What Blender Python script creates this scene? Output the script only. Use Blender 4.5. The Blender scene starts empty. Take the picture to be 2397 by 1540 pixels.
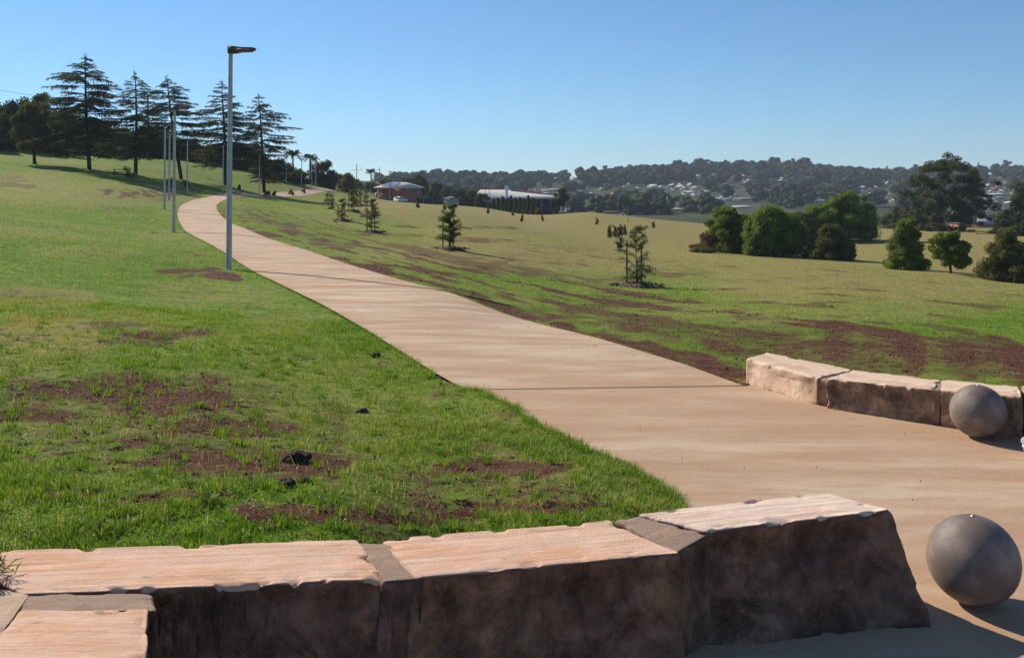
import bpy, bmesh, math, random
import numpy as np
from mathutils import Vector, Matrix

S = bpy.context.scene
C = S.collection
PI = math.pi
# ------------------------------------------------------------ camera, sky, sun, exposure
F = 2174.0; U0 = 1198.5; V0 = 435.0; CH = 2.2       # focal length, principal column, horizon row, eye height
cam_d = bpy.data.cameras.new('camera'); cam = bpy.data.objects.new('camera', cam_d); C.objects.link(cam)
cam.location = (0, 0, CH); cam.rotation_euler = (PI/2, 0, 0)
cam_d.sensor_width = 36; cam_d.lens = 36*F/2397; cam_d.shift_y = -(770-V0)/2397
cam_d.clip_start = 0.1; cam_d.clip_end = 9000
S.camera = cam
SUN_AZ = math.atan2(-0.74, 0.67); SUN_EL = math.radians(33)
W = bpy.data.worlds.new('World'); S.world = W; W.use_nodes = True
wn = W.node_tree; bg = wn.nodes['Background']
sky = wn.nodes.new('ShaderNodeTexSky'); sky.sky_type = 'NISHITA'; sky.sun_disc = False
sky.sun_elevation = SUN_EL; sky.sun_rotation = SUN_AZ
sky.altitude = 500; sky.air_density = 1.0; sky.dust_density = 0.0; sky.ozone_density = 9.0
tc = wn.nodes.new('ShaderNodeTexCoord'); mp = wn.nodes.new('ShaderNodeMapping'); vm = wn.nodes.new('ShaderNodeVectorMath'); vm.operation = 'NORMALIZE'
mp.inputs['Location'].default_value = (0, 0, .022)      # the town lies high: the sky's pale band sits just under the horizon
mx = wn.nodes.new('ShaderNodeMix'); mx.data_type = 'RGBA'; mx.blend_type = 'MULTIPLY'; mx.inputs[0].default_value = 1; mx.inputs[7].default_value = (1.0, .99, .89, 1)
wn.links.new(tc.outputs['Generated'], mp.inputs[0]); wn.links.new(mp.outputs[0], vm.inputs[0]); wn.links.new(vm.outputs[0], sky.inputs[0])
wn.links.new(sky.outputs[0], mx.inputs[6]); wn.links.new(mx.outputs[2], bg.inputs[0]); bg.inputs[1].default_value = 0.112
sd = bpy.data.lights.new('sun', 'SUN'); sd.energy = 5.0; sd.angle = math.radians(0.5); sd.color = (1.0, 0.93, 0.78)
sun = bpy.data.objects.new('sun', sd); C.objects.link(sun)
sv = Vector((math.sin(SUN_AZ)*math.cos(SUN_EL), math.cos(SUN_AZ)*math.cos(SUN_EL), math.sin(SUN_EL)))
sun.rotation_euler = sv.to_track_quat('Z', 'Y').to_euler(); sun.location = (-20, 20, 40)
S.view_settings.view_transform = 'Standard'; S.view_settings.look = 'None'
S.view_settings.exposure = 0.28; S.view_settings.gamma = 1.0
S.render.engine = 'CYCLES'
S.cycles.volume_bounces = 0; S.cycles.max_bounces = 6; S.cycles.transparent_max_bounces = 8

# ------------------------------------------------------------ naming helpers
def tag(o, label=None, cat=None, group=None, kind=None):
    if label: o['label'] = label
    if cat: o['category'] = cat
    if group: o['group'] = group
    if kind: o['kind'] = kind
    return o
def empty(name, loc, rz=0.0):
    o = bpy.data.objects.new(name, None); C.objects.link(o)
    o.location = loc; o.rotation_euler = (0, 0, rz); o.empty_display_size = 0.2
    return o
def link(name, me, parent=None, loc=None):
    o = bpy.data.objects.new(name, me); C.objects.link(o)
    if parent: o.parent = parent
    if loc is not None: o.location = loc
    return o
def copy_tree(o, parent=None):
    c = o.copy(); C.objects.link(c); c.parent = parent
    for ch in [x for x in bpy.data.objects if x.parent == o]: copy_tree(ch, c)
    return c

# ------------------------------------------------------------ numpy mesh helpers
class MB:
    """collects vertices and faces, then links them as one mesh"""
    def __init__(s): s.V = []; s.Fs = []; s.n = 0; s.A = []; s.M = []
    def add(s, V, Fc, a=0.5, mi=0):
        V = np.asarray(V, float).reshape(-1, 3); Fc = np.asarray(Fc, np.int64)
        s.V.append(V); s.Fs.append(Fc + s.n)
        s.A.append(np.full(len(V), a, float) if np.isscalar(a) else np.asarray(a, float))
        s.M.append(np.full(len(Fc), mi, np.int32)); s.n += len(V)
    def box(s, cx, cy, cz, sx, sy, sz, rz=0, a=0.5, mi=0):
        p = np.array([[x, y, z] for x in (-.5, .5) for y in (-.5, .5) for z in (-.5, .5)])*[sx, sy, sz]
        c, n = math.cos(rz), math.sin(rz)
        p = np.stack([p[:, 0]*c-p[:, 1]*n, p[:, 0]*n+p[:, 1]*c, p[:, 2]], 1)+[cx, cy, cz]
        s.add(p, [[0, 1, 3, 2], [4, 6, 7, 5], [0, 4, 5, 1], [2, 3, 7, 6], [0, 2, 6, 4], [1, 5, 7, 3]], a, mi)
    def tube(s, pts, rad, n=6, a=0.5, mi=0, cap=True):
        pts = np.asarray(pts, float); k = len(pts); rad = np.broadcast_to(rad, (k,))
        t = np.gradient(pts, axis=0); t /= np.linalg.norm(t, axis=1)[:, None]+1e-9
        ref = np.where(np.abs(t[:, 2:3]) > .9, np.array([[1., 0, 0]]), np.array([[0., 0, 1]]))
        b1 = np.cross(t, ref); b1 /= np.linalg.norm(b1, axis=1)[:, None]+1e-9; b2 = np.cross(t, b1)
        an = np.arange(n)*2*PI/n
        V = pts[:, None]+rad[:, None, None]*(b1[:, None]*np.cos(an)[None, :, None]+b2[:, None]*np.sin(an)[None, :, None])
        i = np.arange(k-1)[:, None]*n; j = np.arange(n)[None]; j2 = (j+1) % n
        Q = np.stack([i+j, i+j2, i+n+j2, i+n+j], -1).reshape(-1, 4)
        s.add(V.reshape(-1, 3), Q, a, mi)
        if cap and n <= 8:
            m = s.n-k*n
            for base in (0, (k-1)*n):
                for q in range(1, n-1):
                    s.Fs.append(np.array([[m+base, m+base+q, m+base+q+1, m+base+q+1]])); s.M.append(np.array([mi], np.int32))
    def cards(s, P, L, Wd, rng, up=None, a=None, mi=0, droop=0.0, dirs=None):
        """diamond leaves at points P, length L, width Wd"""
        N = len(P)
        if N == 0: return
        d = rng.normal(size=(N, 3)) if dirs is None else dirs
        d = d/(np.linalg.norm(d, axis=1)[:, None]+1e-9)
        q = rng.normal(size=(N, 3)); q -= (q*d).sum(1)[:, None]*d; q /= np.linalg.norm(q, axis=1)[:, None]+1e-9
        if up is not None:          # flatten: keep the card's plane near horizontal
            w = np.cross(d, [0, 0, 1.0]); q = q*(1-up)+w*up; q /= np.linalg.norm(q, axis=1)[:, None]+1e-9
        L = np.broadcast_to(L, (N,))[:, None]; Wd = np.broadcast_to(Wd, (N,))[:, None]
        V = np.stack([P-d*L*.5, P+q*Wd*.5, P+d*L*.5+np.array([0, 0, -1.])*L*droop, P-q*Wd*.5], 1).reshape(-1, 3)
        Fc = np.arange(N)[:, None]*4+np.arange(4)[None]
        if a is None: a = rng.random(N)
        s.add(V, Fc, np.repeat(a, 4), mi)
    def mesh(s, name, mats, smooth=False):
        V = np.concatenate(s.V); me = bpy.data.meshes.new(name)
        mats = mats if isinstance(mats, (list, tuple)) else [mats]
        for m in mats: me.materials.append(m)
        fl = []; st = []; tot = []; pos = 0; sm = []
        for f in s.Fs:
            k = f.shape[1]
            if k == 4:
                tri = f[:, 2] == f[:, 3]
                if tri.any() and tri.all(): f = f[:, :3]; k = 3
            fl.append(f.ravel()); st.append(pos+np.arange(len(f))*k); tot.append(np.full(len(f), k)); pos += f.size
        fl = np.concatenate(fl).astype(np.int32); st = np.concatenate(st).astype(np.int32); tot = np.concatenate(tot).astype(np.int32)
        me.vertices.add(len(V)); me.vertices.foreach_set('co', V.astype(np.float32).ravel())
        me.loops.add(len(fl)); me.loops.foreach_set('vertex_index', fl)
        me.polygons.add(len(st)); me.polygons.foreach_set('loop_start', st)
        try: me.polygons.foreach_set('loop_total', tot)
        except Exception: pass
        me.polygons.foreach_set('material_index', np.concatenate(s.M).astype(np.int32))
        if smooth: me.polygons.foreach_set('use_smooth', np.ones(len(st), bool))
        at = me.attributes.new('tint', 'FLOAT', 'POINT'); at.data.foreach_set('value', np.concatenate(s.A).astype(np.float32))
        me.update(calc_edges=True); me.validate(clean_customdata=False)
        return me
    def build(s, name, mats, parent=None, smooth=False, loc=None):
        return link(name, s.mesh(name, mats, smooth), parent, loc)

# ------------------------------------------------------------ noise
def _h(ix, iy, iz, seed):
    h = (ix.astype(np.int64)*374761393+iy.astype(np.int64)*668265263+iz.astype(np.int64)*2147483647+seed*974634777) & 0xffffffff
    h = ((h ^ (h >> 13))*1274126177) & 0xffffffff
    return ((h ^ (h >> 16)) & 0xffff)/65535.0
def vn(x, y, z=None, seed=0):
    x = np.asarray(x, float); y = np.asarray(y, float)
    z = np.zeros_like(x) if z is None else np.asarray(z, float)
    ix, iy, iz = np.floor(x), np.floor(y), np.floor(z); fx, fy, fz = x-ix, y-iy, z-iz
    fx, fy, fz = [t*t*(3-2*t) for t in (fx, fy, fz)]; r = 0
    for dz in (0, 1):
        if dz and not fz.any(): break
        wz = fz if dz else 1-fz
        for dy in (0, 1):
            wy = fy if dy else 1-fy
            for dx in (0, 1):
                wx = fx if dx else 1-fx
                r = r+_h(ix+dx, iy+dy, iz+dz, seed)*wx*wy*wz
    return r
def fbm(x, y, z=None, o=4, seed=0):
    r = 0; a = .5; t = 0
    for i in range(o):
        k = 2.03**i; r = r+a*vn(x*k, y*k, None if z is None else z*k, seed+i*7); t += a; a *= .5
    return r/t
def sstep(a, b, x):
    t = np.clip((x-a)/(b-a), 0, 1); return t*t*(3-2*t)

# ------------------------------------------------------------ terrain: heights surveyed as (column, row, distance)
CT = [(0,1285,4.55),(800,1255,4.83),(1300,1225,5.64),(1600,1185,6.38),(1430,1070,7.53),(1210,950,9.29),(1115,910,10.07),(955,830,12.1),
 (830,752,15.1),(640,650,22.3),(536,630,25),(1740,903,10.22),(1420,808,12.8),(1070,697,18.3),(860,640,23.6),(700,590,31),(600,555,39.5),
 (565,540,43.5),(462,540,44.5),(407,545,44),(415,500,62),(510,500,62),(430,475,80),(508,480,77),(470,463,97),(530,463,97),(600,459,120),
 (700,454,160),(750,453,175),(0,1100,5.82),(0,900,8.3),(0,700,14.3),(0,600,21),(0,500,42),(0,450,72),(0,400,105),(0,362,130),
 (250,545,38),(250,480,60),(250,440,80),(208,396,115),(319,410,118),(423,420,125),(529,435,132),(620,452,138),(130,371,135),(327,374,150),
 (413,380,155),(493,393,160),(600,414,165),(733,441,185),(800,450,200),(400,640,22.3),(200,800,11),(500,800,11.9),(600,1000,7.7),
 (900,1000,8.27),(300,600,25),(1000,1100,6.86),(1490,672,30),(1052,585,42),(870,545,57),(800,517,73),(824,495,80),(775,494,93),(900,520,75),
 (900,490,110),(1000,490,130),(800,470,160),(905,467,262),(905,470,190),(975,479,190),(1060,488,190),(940,475,225),(975,474,262),(1060,484,240),(1147,490,225),(1220,501,205),(1280,503,190),
 (1330,500,185),(1370,497,180),(1445,514,165),(1529,529,155),(1661,535,160),(1427,556,124),(1452,588,97),(1222,519,150),(1000,530,72),
 (1200,560,60),(1200,620,36),(1200,720,18.3),(1450,800,13.2),(1750,870,11.1),(2397,915,10),(2000,760,16),(2397,800,15),(2397,700,28),
 (1900,680,27),(1700,620,55),(1900,620,60),(2360,660,70),(2225,640,75),(2120,632,80),(1940,608,95),(1810,600,100),(1700,592,105),
 (1640,590,98),(2060,575,120),(2300,568,125),(2397,570,125)]
pts = []
for u, v, D in CT: pts.append(((u-U0)/F*D, D, CH-(v-V0)/F*D))
def addp(u, D, z): pts.append(((u-U0)/F*D, D, z))
for u in (1200, 1600, 2000, 2400, 2900): addp(u, 5, 0); addp(u, 3, 0)
for u in (1900, 2400, 2900): addp(u, 7.5, 0)
for u in (-200, 400, 1000): addp(u, 3, 0.1)
addp(-500, 60, 2.5); addp(-500, 130, 10); addp(-500, 20, 1.0)
for u, z in ((-400, 22), (0, 14), (300, 11), (500, 8), (650, 5), (800, 2.5)): addp(u, 300, z)
for u, z in ((950, -2.0), (1050, -4)): addp(u, 320, z)
for u in (1180, 1350, 1600, 2000, 2400, 2900): addp(u, 260, -9); addp(u, 400, -11.5); addp(u, 620, -12)
for u in (1180, 1350): pts.pop
for u in (-400, 300, 700): addp(u, 600, 5); addp(u, 1200, -10)
addp(1000, 600, -6)
for u in (1000, 1400, 1800, 2200, 2700): addp(u, 820, -6); addp(u, 1000, 7)
for u, v in ((1000, 424), (1100, 420), (1200, 410), (1300, 404), (1400, 395), (1500, 389), (1600, 381), (1700, 377), (1850, 375), (1950, 386),
             (2050, 394), (2150, 392), (2300, 388), (2420, 388), (2800, 392)):
    z = CH-(v+20-V0)/F*1200; addp(u, 1200, z); addp(u, 1600, z-45)
addp(-600, 1600, -20); addp(500, 1600, -20)
pts = np.array(pts)
def warp(X, Y):
    r = np.hypot(X, Y); a = np.clip(np.arctan2(X, Y), -.72, .72)
    return np.stack([a*2.6, np.log(np.clip(r, 2.5, 2200))], -1)
_cp = warp(pts[:, 0], pts[:, 1])
def _k(d2): return 0.5*d2*np.log(d2+1e-12)
_n = len(_cp); _K = _k(((_cp[:, None]-_cp[None])**2).sum(-1))+np.eye(_n)*1e-4
_P = np.concatenate([np.ones((_n, 1)), _cp], 1)
# solve for height divided by distance, which keeps near and far equally accurate
_zs = pts[:, 2]/np.hypot(pts[:, 0], pts[:, 1])
_A = np.block([[_K, _P], [_P.T, np.zeros((3, 3))]]); _w = np.linalg.solve(_A, np.concatenate([_zs, np.zeros(3)]))
def hgt(X, Y):
    X = np.atleast_1d(np.asarray(X, float)).ravel(); Y = np.atleast_1d(np.asarray(Y, float)).ravel()
    out = np.empty(len(X))
    for i in range(0, len(X), 20000):
        x, y = X[i:i+20000], Y[i:i+20000]
        q = warp(x, y); d2 = ((q[:, None]-_cp[None])**2).sum(-1)
        out[i:i+20000] = (_k(d2)@_w[:_n]+_w[_n]+q@_w[_n+1:])*np.clip(np.hypot(x, y), 2.5, 2200)
    return out
def gz(x, y): return float(hgt([x], [y])[0])
_Ds = np.exp(np.linspace(math.log(3), math.log(1500), 1400))
def hit(u, v, dmin=3.0):
    X = (u-U0)/F*_Ds; zr = CH-(v-V0)/F*_Ds; g = hgt(X, _Ds)
    idx = np.where((zr < g) & (_Ds > dmin))[0]
    D = _Ds[idx[0]] if len(idx) else 1300.
    return Vector(((u-U0)/F*D, D, gz((u-U0)/F*D, D)))
def at(u, D): x = (u-U0)/F*D; return Vector((x, D, gz(x, D)))
def onz(u, v, z): D = (CH-z)*F/(v-V0); return Vector(((u-U0)/F*D, D, z))
def pix(X, Y, Z): return U0+F*X/Y, V0+F*(CH-Z)/Y
HAZE = 0.00017
# ------------------------------------------------------------ materials
def newmat(name):
    m = bpy.data.materials.new(name); m.use_nodes = True; nt = m.node_tree
    return m, nt, nt.nodes['Principled BSDF']
def nd(nt, t, **kw):
    n = nt.nodes.new(t)
    for k, v in kw.items(): setattr(n, k, v)
    return n
def ramp(nt, fac, stops):
    r = nd(nt, 'ShaderNodeValToRGB'); e = r.color_ramp.elements
    while len(e) < len(stops): e.new(0.5)
    for el, (p, c) in zip(e, stops): el.position = p; el.color = (*c, 1)
    nt.links.new(fac, r.inputs[0]); return r.outputs[0]
def noise(nt, scale, detail=4, rough=.55, vec=None, dist=0.0):
    n = nd(nt, 'ShaderNodeTexNoise'); n.inputs['Scale'].default_value = scale; n.inputs['Detail'].default_value = detail
    n.inputs['Roughness'].default_value = rough; n.inputs['Distortion'].default_value = dist
    nt.links.new(coords(nt) if vec is None else vec, n.inputs['Vector'])
    return n.outputs['Fac']
def mixc(nt, f, a, b, mode='MIX'):
    m = nd(nt, 'ShaderNodeMix', data_type='RGBA', blend_type=mode)
    for s, x in ((m.inputs[0], f), (m.inputs[6], a), (m.inputs[7], b)):
        if hasattr(x, 'links'): nt.links.new(x, s)
        elif isinstance(x, (int, float)): s.default_value = x
        else: s.default_value = (*x, 1)
    return m.outputs[2]
def mth(nt, op, a, b=0.0, c=None, clamp=False):
    m = nd(nt, 'ShaderNodeMath', operation=op, use_clamp=clamp)
    for s, x in zip(m.inputs, (a, b, c)):
        if x is None: continue
        if hasattr(x, 'links'): nt.links.new(x, s)
        else: s.default_value = x
    return m.outputs[0]
def coords(nt, scale=(1, 1, 1), rot=(0, 0, 0)):
    t = nd(nt, 'ShaderNodeTexCoord'); m = nd(nt, 'ShaderNodeMapping'); m.inputs['Scale'].default_value = scale
    m.inputs['Rotation'].default_value = rot
    nt.links.new(t.outputs['Object'], m.inputs[0]); return m.outputs[0]
def bump(nt, h, strength, dist, bs):
    b = nd(nt, 'ShaderNodeBump'); b.inputs['Strength'].default_value = strength; b.inputs['Distance'].default_value = dist
    nt.links.new(h, b.inputs['Height']); nt.links.new(b.outputs[0], bs.inputs['Normal'])
def attr(nt, name='tint', out='Fac'):
    a = nd(nt, 'ShaderNodeAttribute'); a.attribute_name = name; return a.outputs[out]
def plain(name, col, rough=.7, metal=0.0, var=.12, scale=3.0):
    m, nt, bs = newmat(name)
    n = noise(nt, scale, 5)
    lo = [c*(1-var) for c in col]; hi = [min(1, c*(1+var)) for c in col]
    nt.links.new(ramp(nt, n, [(.3, lo), (.7, hi)]), bs.inputs['Base Color'])
    bs.inputs['Roughness'].default_value = rough; bs.inputs['Metallic'].default_value = metal
    return m
def leafmat(name, stops, trans=.3, rough=.6):
    m, nt, bs = newmat(name)
    col = ramp(nt, attr(nt), stops)
    nt.nodes.remove(bs); out = nt.nodes['Material Output']
    d = nd(nt, 'ShaderNodeBsdfDiffuse'); t = nd(nt, 'ShaderNodeBsdfTranslucent'); g = nd(nt, 'ShaderNodeBsdfGlossy')
    g.inputs['Roughness'].default_value = rough
    mx = nd(nt, 'ShaderNodeMixShader'); mx.inputs[0].default_value = trans
    mg = nd(nt, 'ShaderNodeMixShader'); mg.inputs[0].default_value = .012
    nt.links.new(col, d.inputs[0]); nt.links.new(mixc(nt, 1.0, col, (1.0, 1.0, .55), 'MULTIPLY'), t.inputs[0])
    nt.links.new(d.outputs[0], mx.inputs[1]); nt.links.new(t.outputs[0], mx.inputs[2])
    nt.links.new(mx.outputs[0], mg.inputs[1]); nt.links.new(g.outputs[0], mg.inputs[2])
    nt.links.new(mg.outputs[0], out.inputs[0]); return m
M = {}
# ground: attribute cover.r = bare soil, cover.g = dry grass, cover.b = distance zone
m, nt, bs = newmat('ground')
cv = nd(nt, 'ShaderNodeAttribute'); cv.attribute_name = 'cover'; sp = nd(nt, 'ShaderNodeSeparateColor'); nt.links.new(cv.outputs['Color'], sp.inputs[0])
n1 = noise(nt, 9, 6, .65); n2 = noise(nt, .9, 4, .6); n3 = noise(nt, 45, 3, .6)
n5 = noise(nt, 2.2, 6, .7, coords(nt, (.55, 1.3, 1), (0, 0, .2)))
n1g = mth(nt, 'ADD', mth(nt, 'MULTIPLY', n1, .6), mth(nt, 'MULTIPLY', n5, .4))
green = ramp(nt, n1g, [(.36, (.05, .095, .010)), (.5, (.135, .22, .017)), (.62, (.25, .32, .04))])
dry = ramp(nt, n1g, [(.37, (.16, .13, .042)), (.5, (.28, .225, .08)), (.63, (.40, .32, .135))])
dfac = mth(nt, 'ADD', sp.outputs[1], mth(nt, 'MULTIPLY', mth(nt, 'SUBTRACT', n2, .5), .9), clamp=True)
gc = mixc(nt, dfac, green, dry)
soil = ramp(nt, mth(nt, 'ADD', mth(nt, 'MULTIPLY', n3, .55), mth(nt, 'MULTIPLY', n5, .45)), [(.3, (.04, .015, .009)), (.5, (.115, .044, .026)), (.62, (.17, .08, .05)), (.75, (.28, .165, .11))])
sf = mth(nt, 'MULTIPLY_ADD', mth(nt, 'ADD', sp.outputs[0], mth(nt, 'MULTIPLY', mth(nt, 'SUBTRACT', n1, .5), 1.7)), 2.4, -.85, clamp=True)
sf = mth(nt, 'MULTIPLY', sf, mth(nt, 'MULTIPLY', sp.outputs[0], 3.0, clamp=True))
gc = mixc(nt, sf, gc, soil)
far = ramp(nt, noise(nt, .02, 6, .6), [(.35, (.035, .045, .018)), (.55, (.065, .075, .03)), (.7, (.15, .14, .07))])
gc = mixc(nt, sp.outputs[2], gc, far)
nt.links.new(gc, bs.inputs['Base Color']); bs.inputs['Roughness'].default_value = .95; bs.inputs['Specular IOR Level'].default_value = .1
bump(nt, mth(nt, 'ADD', n1, mth(nt, 'MULTIPLY', n3, .4)), .9, .06, bs); M['ground'] = m
# concrete path stained by red soil
m, nt, bs = newmat('concrete')
v = coords(nt, (1, 1, 1)); vs = coords(nt, (.35, 1.6, 1), (0, 0, .35))
base = ramp(nt, noise(nt, 1.3, 8, .62, vs), [(.38, (.40, .24, .14)), (.5, (.53, .36, .235)), (.61, (.66, .51, .365))])
red = ramp(nt, noise(nt, .45, 6, .65, vs, .8), [(.46, (0, 0, 0)), (.60, (1, 1, 1))])
col = mixc(nt, mth(nt, 'MULTIPLY', red, .62), base, (.43, .21, .095))
sm = ramp(nt, noise(nt, 3.2, 8, .75, coords(nt, (.3, 2.4, 1), (0, 0, .3))), [(.53, (0, 0, 0)), (.63, (1, 1, 1))])
col = mixc(nt, mth(nt, 'MULTIPLY', sm, .42), col, (.27, .125, .07))
edge = attr(nt)         # tint: soil washed over the slab's edges and the dirty plaza
blo = ramp(nt, noise(nt, 3.5, 8, .7, coords(nt, (.6, 1.5, 1), (0, 0, .3))), [(.50, (0, 0, 0)), (.62, (1, 1, 1))])
col = mixc(nt, mth(nt, 'MULTIPLY', blo, .3), col, (.36, .215, .12))
col = mixc(nt, mth(nt, 'MULTIPLY', edge, .75), col, (.45, .25, .13))
fine = noise(nt, 75, 5, .75, v)
col = mixc(nt, .24, col, ramp(nt, fine, [(.3, (.2, .12, .08)), (.7, (.75, .6, .46))]))
nt.links.new(col, bs.inputs['Base Color']); bs.inputs['Roughness'].default_value = .9; bs.inputs['Specular IOR Level'].default_value = .25
bump(nt, mth(nt, 'ADD', fine, noise(nt, 14, 5, .6, v)), .25, .01, bs); M['concrete'] = m
M['joint'] = plain('joint_filler', (.10, .065, .05), .95)
# sandstone: tint 0 sawn top, 1 split weathered face, colour darkened further for shade
def stonemat(name, top, face, warm, iso=False):
    m, nt, bs = newmat(name)
    vv = coords(nt, (5, 6, 6) if iso else (.8, 14, 14)); v1 = coords(nt)
    st = noise(nt, 5.5, 8, .7, vv, .25)
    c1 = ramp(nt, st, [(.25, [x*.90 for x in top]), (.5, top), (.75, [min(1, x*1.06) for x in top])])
    c1 = mixc(nt, .3, c1, ramp(nt, noise(nt, 70, 4, .7, v1), [(.3, [x*.6 for x in top]), (.7, [min(1, x*1.3) for x in top])]))
    c1 = mixc(nt, mth(nt, 'MULTIPLY', ramp(nt, noise(nt, 3.5, 6, .6, coords(nt, (.5, 1.5, 1.5)), .6), [(.46, (0, 0, 0)), (.58, (1, 1, 1))]), .6), c1, warm)
    c1 = mixc(nt, mth(nt, 'MULTIPLY', ramp(nt, noise(nt, 5, 7, .7, coords(nt, (.8, 1.6, 1.6))), [(.50, (0, 0, 0)), (.60, (1, 1, 1))]), .45), c1, [min(1, x*1.2) for x in top])
    pit = ramp(nt, noise(nt, 9, 3, .5, coords(nt, (.6, 1.8, 1.8))), [(.30, (1, 1, 1)), (.345, (0, 0, 0))])
    c1 = mixc(nt, mth(nt, 'MULTIPLY', pit, .6), c1, [x*.35 for x in top])
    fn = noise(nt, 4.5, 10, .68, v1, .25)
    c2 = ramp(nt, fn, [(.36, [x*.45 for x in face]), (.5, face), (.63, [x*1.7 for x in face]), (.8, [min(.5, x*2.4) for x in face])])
    wv = nd(nt, 'ShaderNodeVectorMath', operation='ADD'); wn_ = nd(nt, 'ShaderNodeTexNoise'); wn_.inputs['Scale'].default_value = 3.0; wn_.inputs['Detail'].default_value = 5
    nt.links.new(v1, wn_.inputs['Vector']); ws = nd(nt, 'ShaderNodeVectorMath', operation='SCALE'); ws.inputs['Scale'].default_value = .45; nt.links.new(wn_.outputs['Color'], ws.inputs[0])
    nt.links.new(v1, wv.inputs[0]); nt.links.new(ws.outputs[0], wv.inputs[1])
    vc = nd(nt, 'ShaderNodeTexVoronoi'); vc.inputs['Scale'].default_value = 2.3; nt.links.new(wv.outputs[0], vc.inputs['Vector'])
    fold = mth(nt, 'ABSOLUTE', mth(nt, 'SUBTRACT', noise(nt, 2.6, 5, .6, coords(nt, (1, 1, .7), (.5, .3, .4)), .4), .5))
    crack = ramp(nt, fold, [(0, (.62, .58, .58)), (.012, (.8, .8, .8)), (.05, (1, 1, 1))]); cellv = nd(nt, 'ShaderNodeSeparateColor'); nt.links.new(vc.outputs['Color'], cellv.inputs[0])
    c2 = mixc(nt, .8, c2, crack, 'MULTIPLY'); c2 = mixc(nt, .45, c2, ramp(nt, cellv.outputs[0], [(0, (.55, .53, .55)), (1, (1.25, 1.15, 1.05))]), 'MULTIPLY')  # per-cell tone paints the shading of facets into the face colour
    pale = ramp(nt, noise(nt, 2.0, 6, .65, coords(nt, (1, 1, 1.6))), [(.58, (0, 0, 0)), (.66, (1, 1, 1))]); c2 = mixc(nt, mth(nt, 'MULTIPLY', pale, .3), c2, [min(1, x*1.7) for x in face])
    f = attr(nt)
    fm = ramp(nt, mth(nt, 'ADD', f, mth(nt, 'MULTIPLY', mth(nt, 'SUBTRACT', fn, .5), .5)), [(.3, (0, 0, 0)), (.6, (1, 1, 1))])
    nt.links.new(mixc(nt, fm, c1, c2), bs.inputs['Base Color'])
    bs.inputs['Roughness'].default_value = .92; bs.inputs['Specular IOR Level'].default_value = .15
    grain = noise(nt, 90, 3, .7, v1)
    hh = mth(nt, 'ADD', mth(nt, 'MULTIPLY', st, mth(nt, 'SUBTRACT', .55, mth(nt, 'MULTIPLY', f, .4))), mth(nt, 'ADD', mth(nt, 'MULTIPLY', grain, .5), mth(nt, 'MULTIPLY', mth(nt, 'ADD', mth(nt, 'MULTIPLY', fn, 2.5), mth(nt, 'MULTIPLY', mth(nt, 'MINIMUM', fold, .08), 22.0)), f)))
    bump(nt, hh, .7, .012, bs); return m
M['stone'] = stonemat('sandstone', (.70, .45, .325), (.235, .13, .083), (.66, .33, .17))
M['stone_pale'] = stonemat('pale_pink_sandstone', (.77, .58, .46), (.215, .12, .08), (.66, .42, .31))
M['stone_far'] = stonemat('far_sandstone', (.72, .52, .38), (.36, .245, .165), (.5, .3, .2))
M['mortar'] = stonemat('mortar', (.35, .235, .17), (.19, .115, .08), (.28, .185, .13), True)  # mortar front faces take a dark colour standing in for shade
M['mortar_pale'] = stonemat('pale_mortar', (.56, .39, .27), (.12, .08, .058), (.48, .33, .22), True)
# polished granite spheres
m, nt, bs = newmat('granite')
col = ramp(nt, noise(nt, 6, 6, .6, coords(nt)), [(.4, (.15, .11, .09)), (.6, (.245, .185, .155))])
col = mixc(nt, mth(nt, 'MULTIPLY', ramp(nt, noise(nt, 3.2, 5, .6, coords(nt)), [(.6, (0, 0, 0)), (.74, (1, 1, 1))]), .3), col, (.42, .36, .33))
nt.links.new(col, bs.inputs['Base Color']); bs.inputs['Roughness'].default_value = .68; bump(nt, noise(nt, 140, 3, .7), .35, .004, bs); M['granite'] = m  # matte
M['steel'] = plain('galvanised_steel', (.42, .43, .45), .5, .5, .18, 6)
M['lamp_dark'] = plain('dark_lamp_housing', (.06, .055, .055), .6)
M['lens'] = plain('brown_lens', (.38, .17, .10), .6)
M['bright_metal'] = plain('bright_bolt', (.6, .6, .62), .25, .9)
M['bark_dark'] = plain('dark_bark', (.032, .025, .022), .95, var=.4, scale=8)
M['bark'] = plain('bark', (.10, .075, .055), .95, var=.4, scale=8)
M['bark_pale'] = plain('pale_gum_bark', (.42, .37, .33), .8, var=.35, scale=2)
M['stake'] = plain('hardwood_stake', (.16, .105, .075), .9, var=.3, scale=9)
M['mulch'] = plain('mulch', (.12, .085, .06), 1.0, var=.6, scale=25)
M['wood_pole'] = plain('weathered_pole', (.13, .11, .10), .9, var=.3, scale=5)
M['wire'] = plain('wire', (.10, .10, .11), .6)
M['crumb'] = leafmat('earth_crumbs', [(0, (.04, .017, .011)), (.6, (.13, .055, .034)), (1, (.30, .18, .12))], .01)
M['soil'] = plain('dark_clod', (.045, .024, .017), 1.0, var=.6, scale=40)
M['grass'] = leafmat('grass_blades', [(0, (.05, .105, .010)), (.3, (.12, .23, .018)), (.55, (.215, .35, .034)), (.75, (.31, .40, .06)), (.9, (.46, .40, .15)), (1, (.62, .52, .29))], .42, .45)
M['needles'] = leafmat('cedar_needles', [(0, (.03, .042, .022)), (.6, (.07, .088, .036)), (1, (.15, .155, .06))], .4)
M['leaf_dark'] = leafmat('dark_leaves', [(0, (.03, .042, .016)), (.6, (.075, .092, .028)), (1, (.16, .165, .048))], .38)
M['leaf_green'] = leafmat('green_leaves', [(0, (.05, .08, .016)), (.5, (.18, .24, .038)), (.85, (.32, .37, .06)), (1, (.42, .43, .08))], .42)
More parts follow.
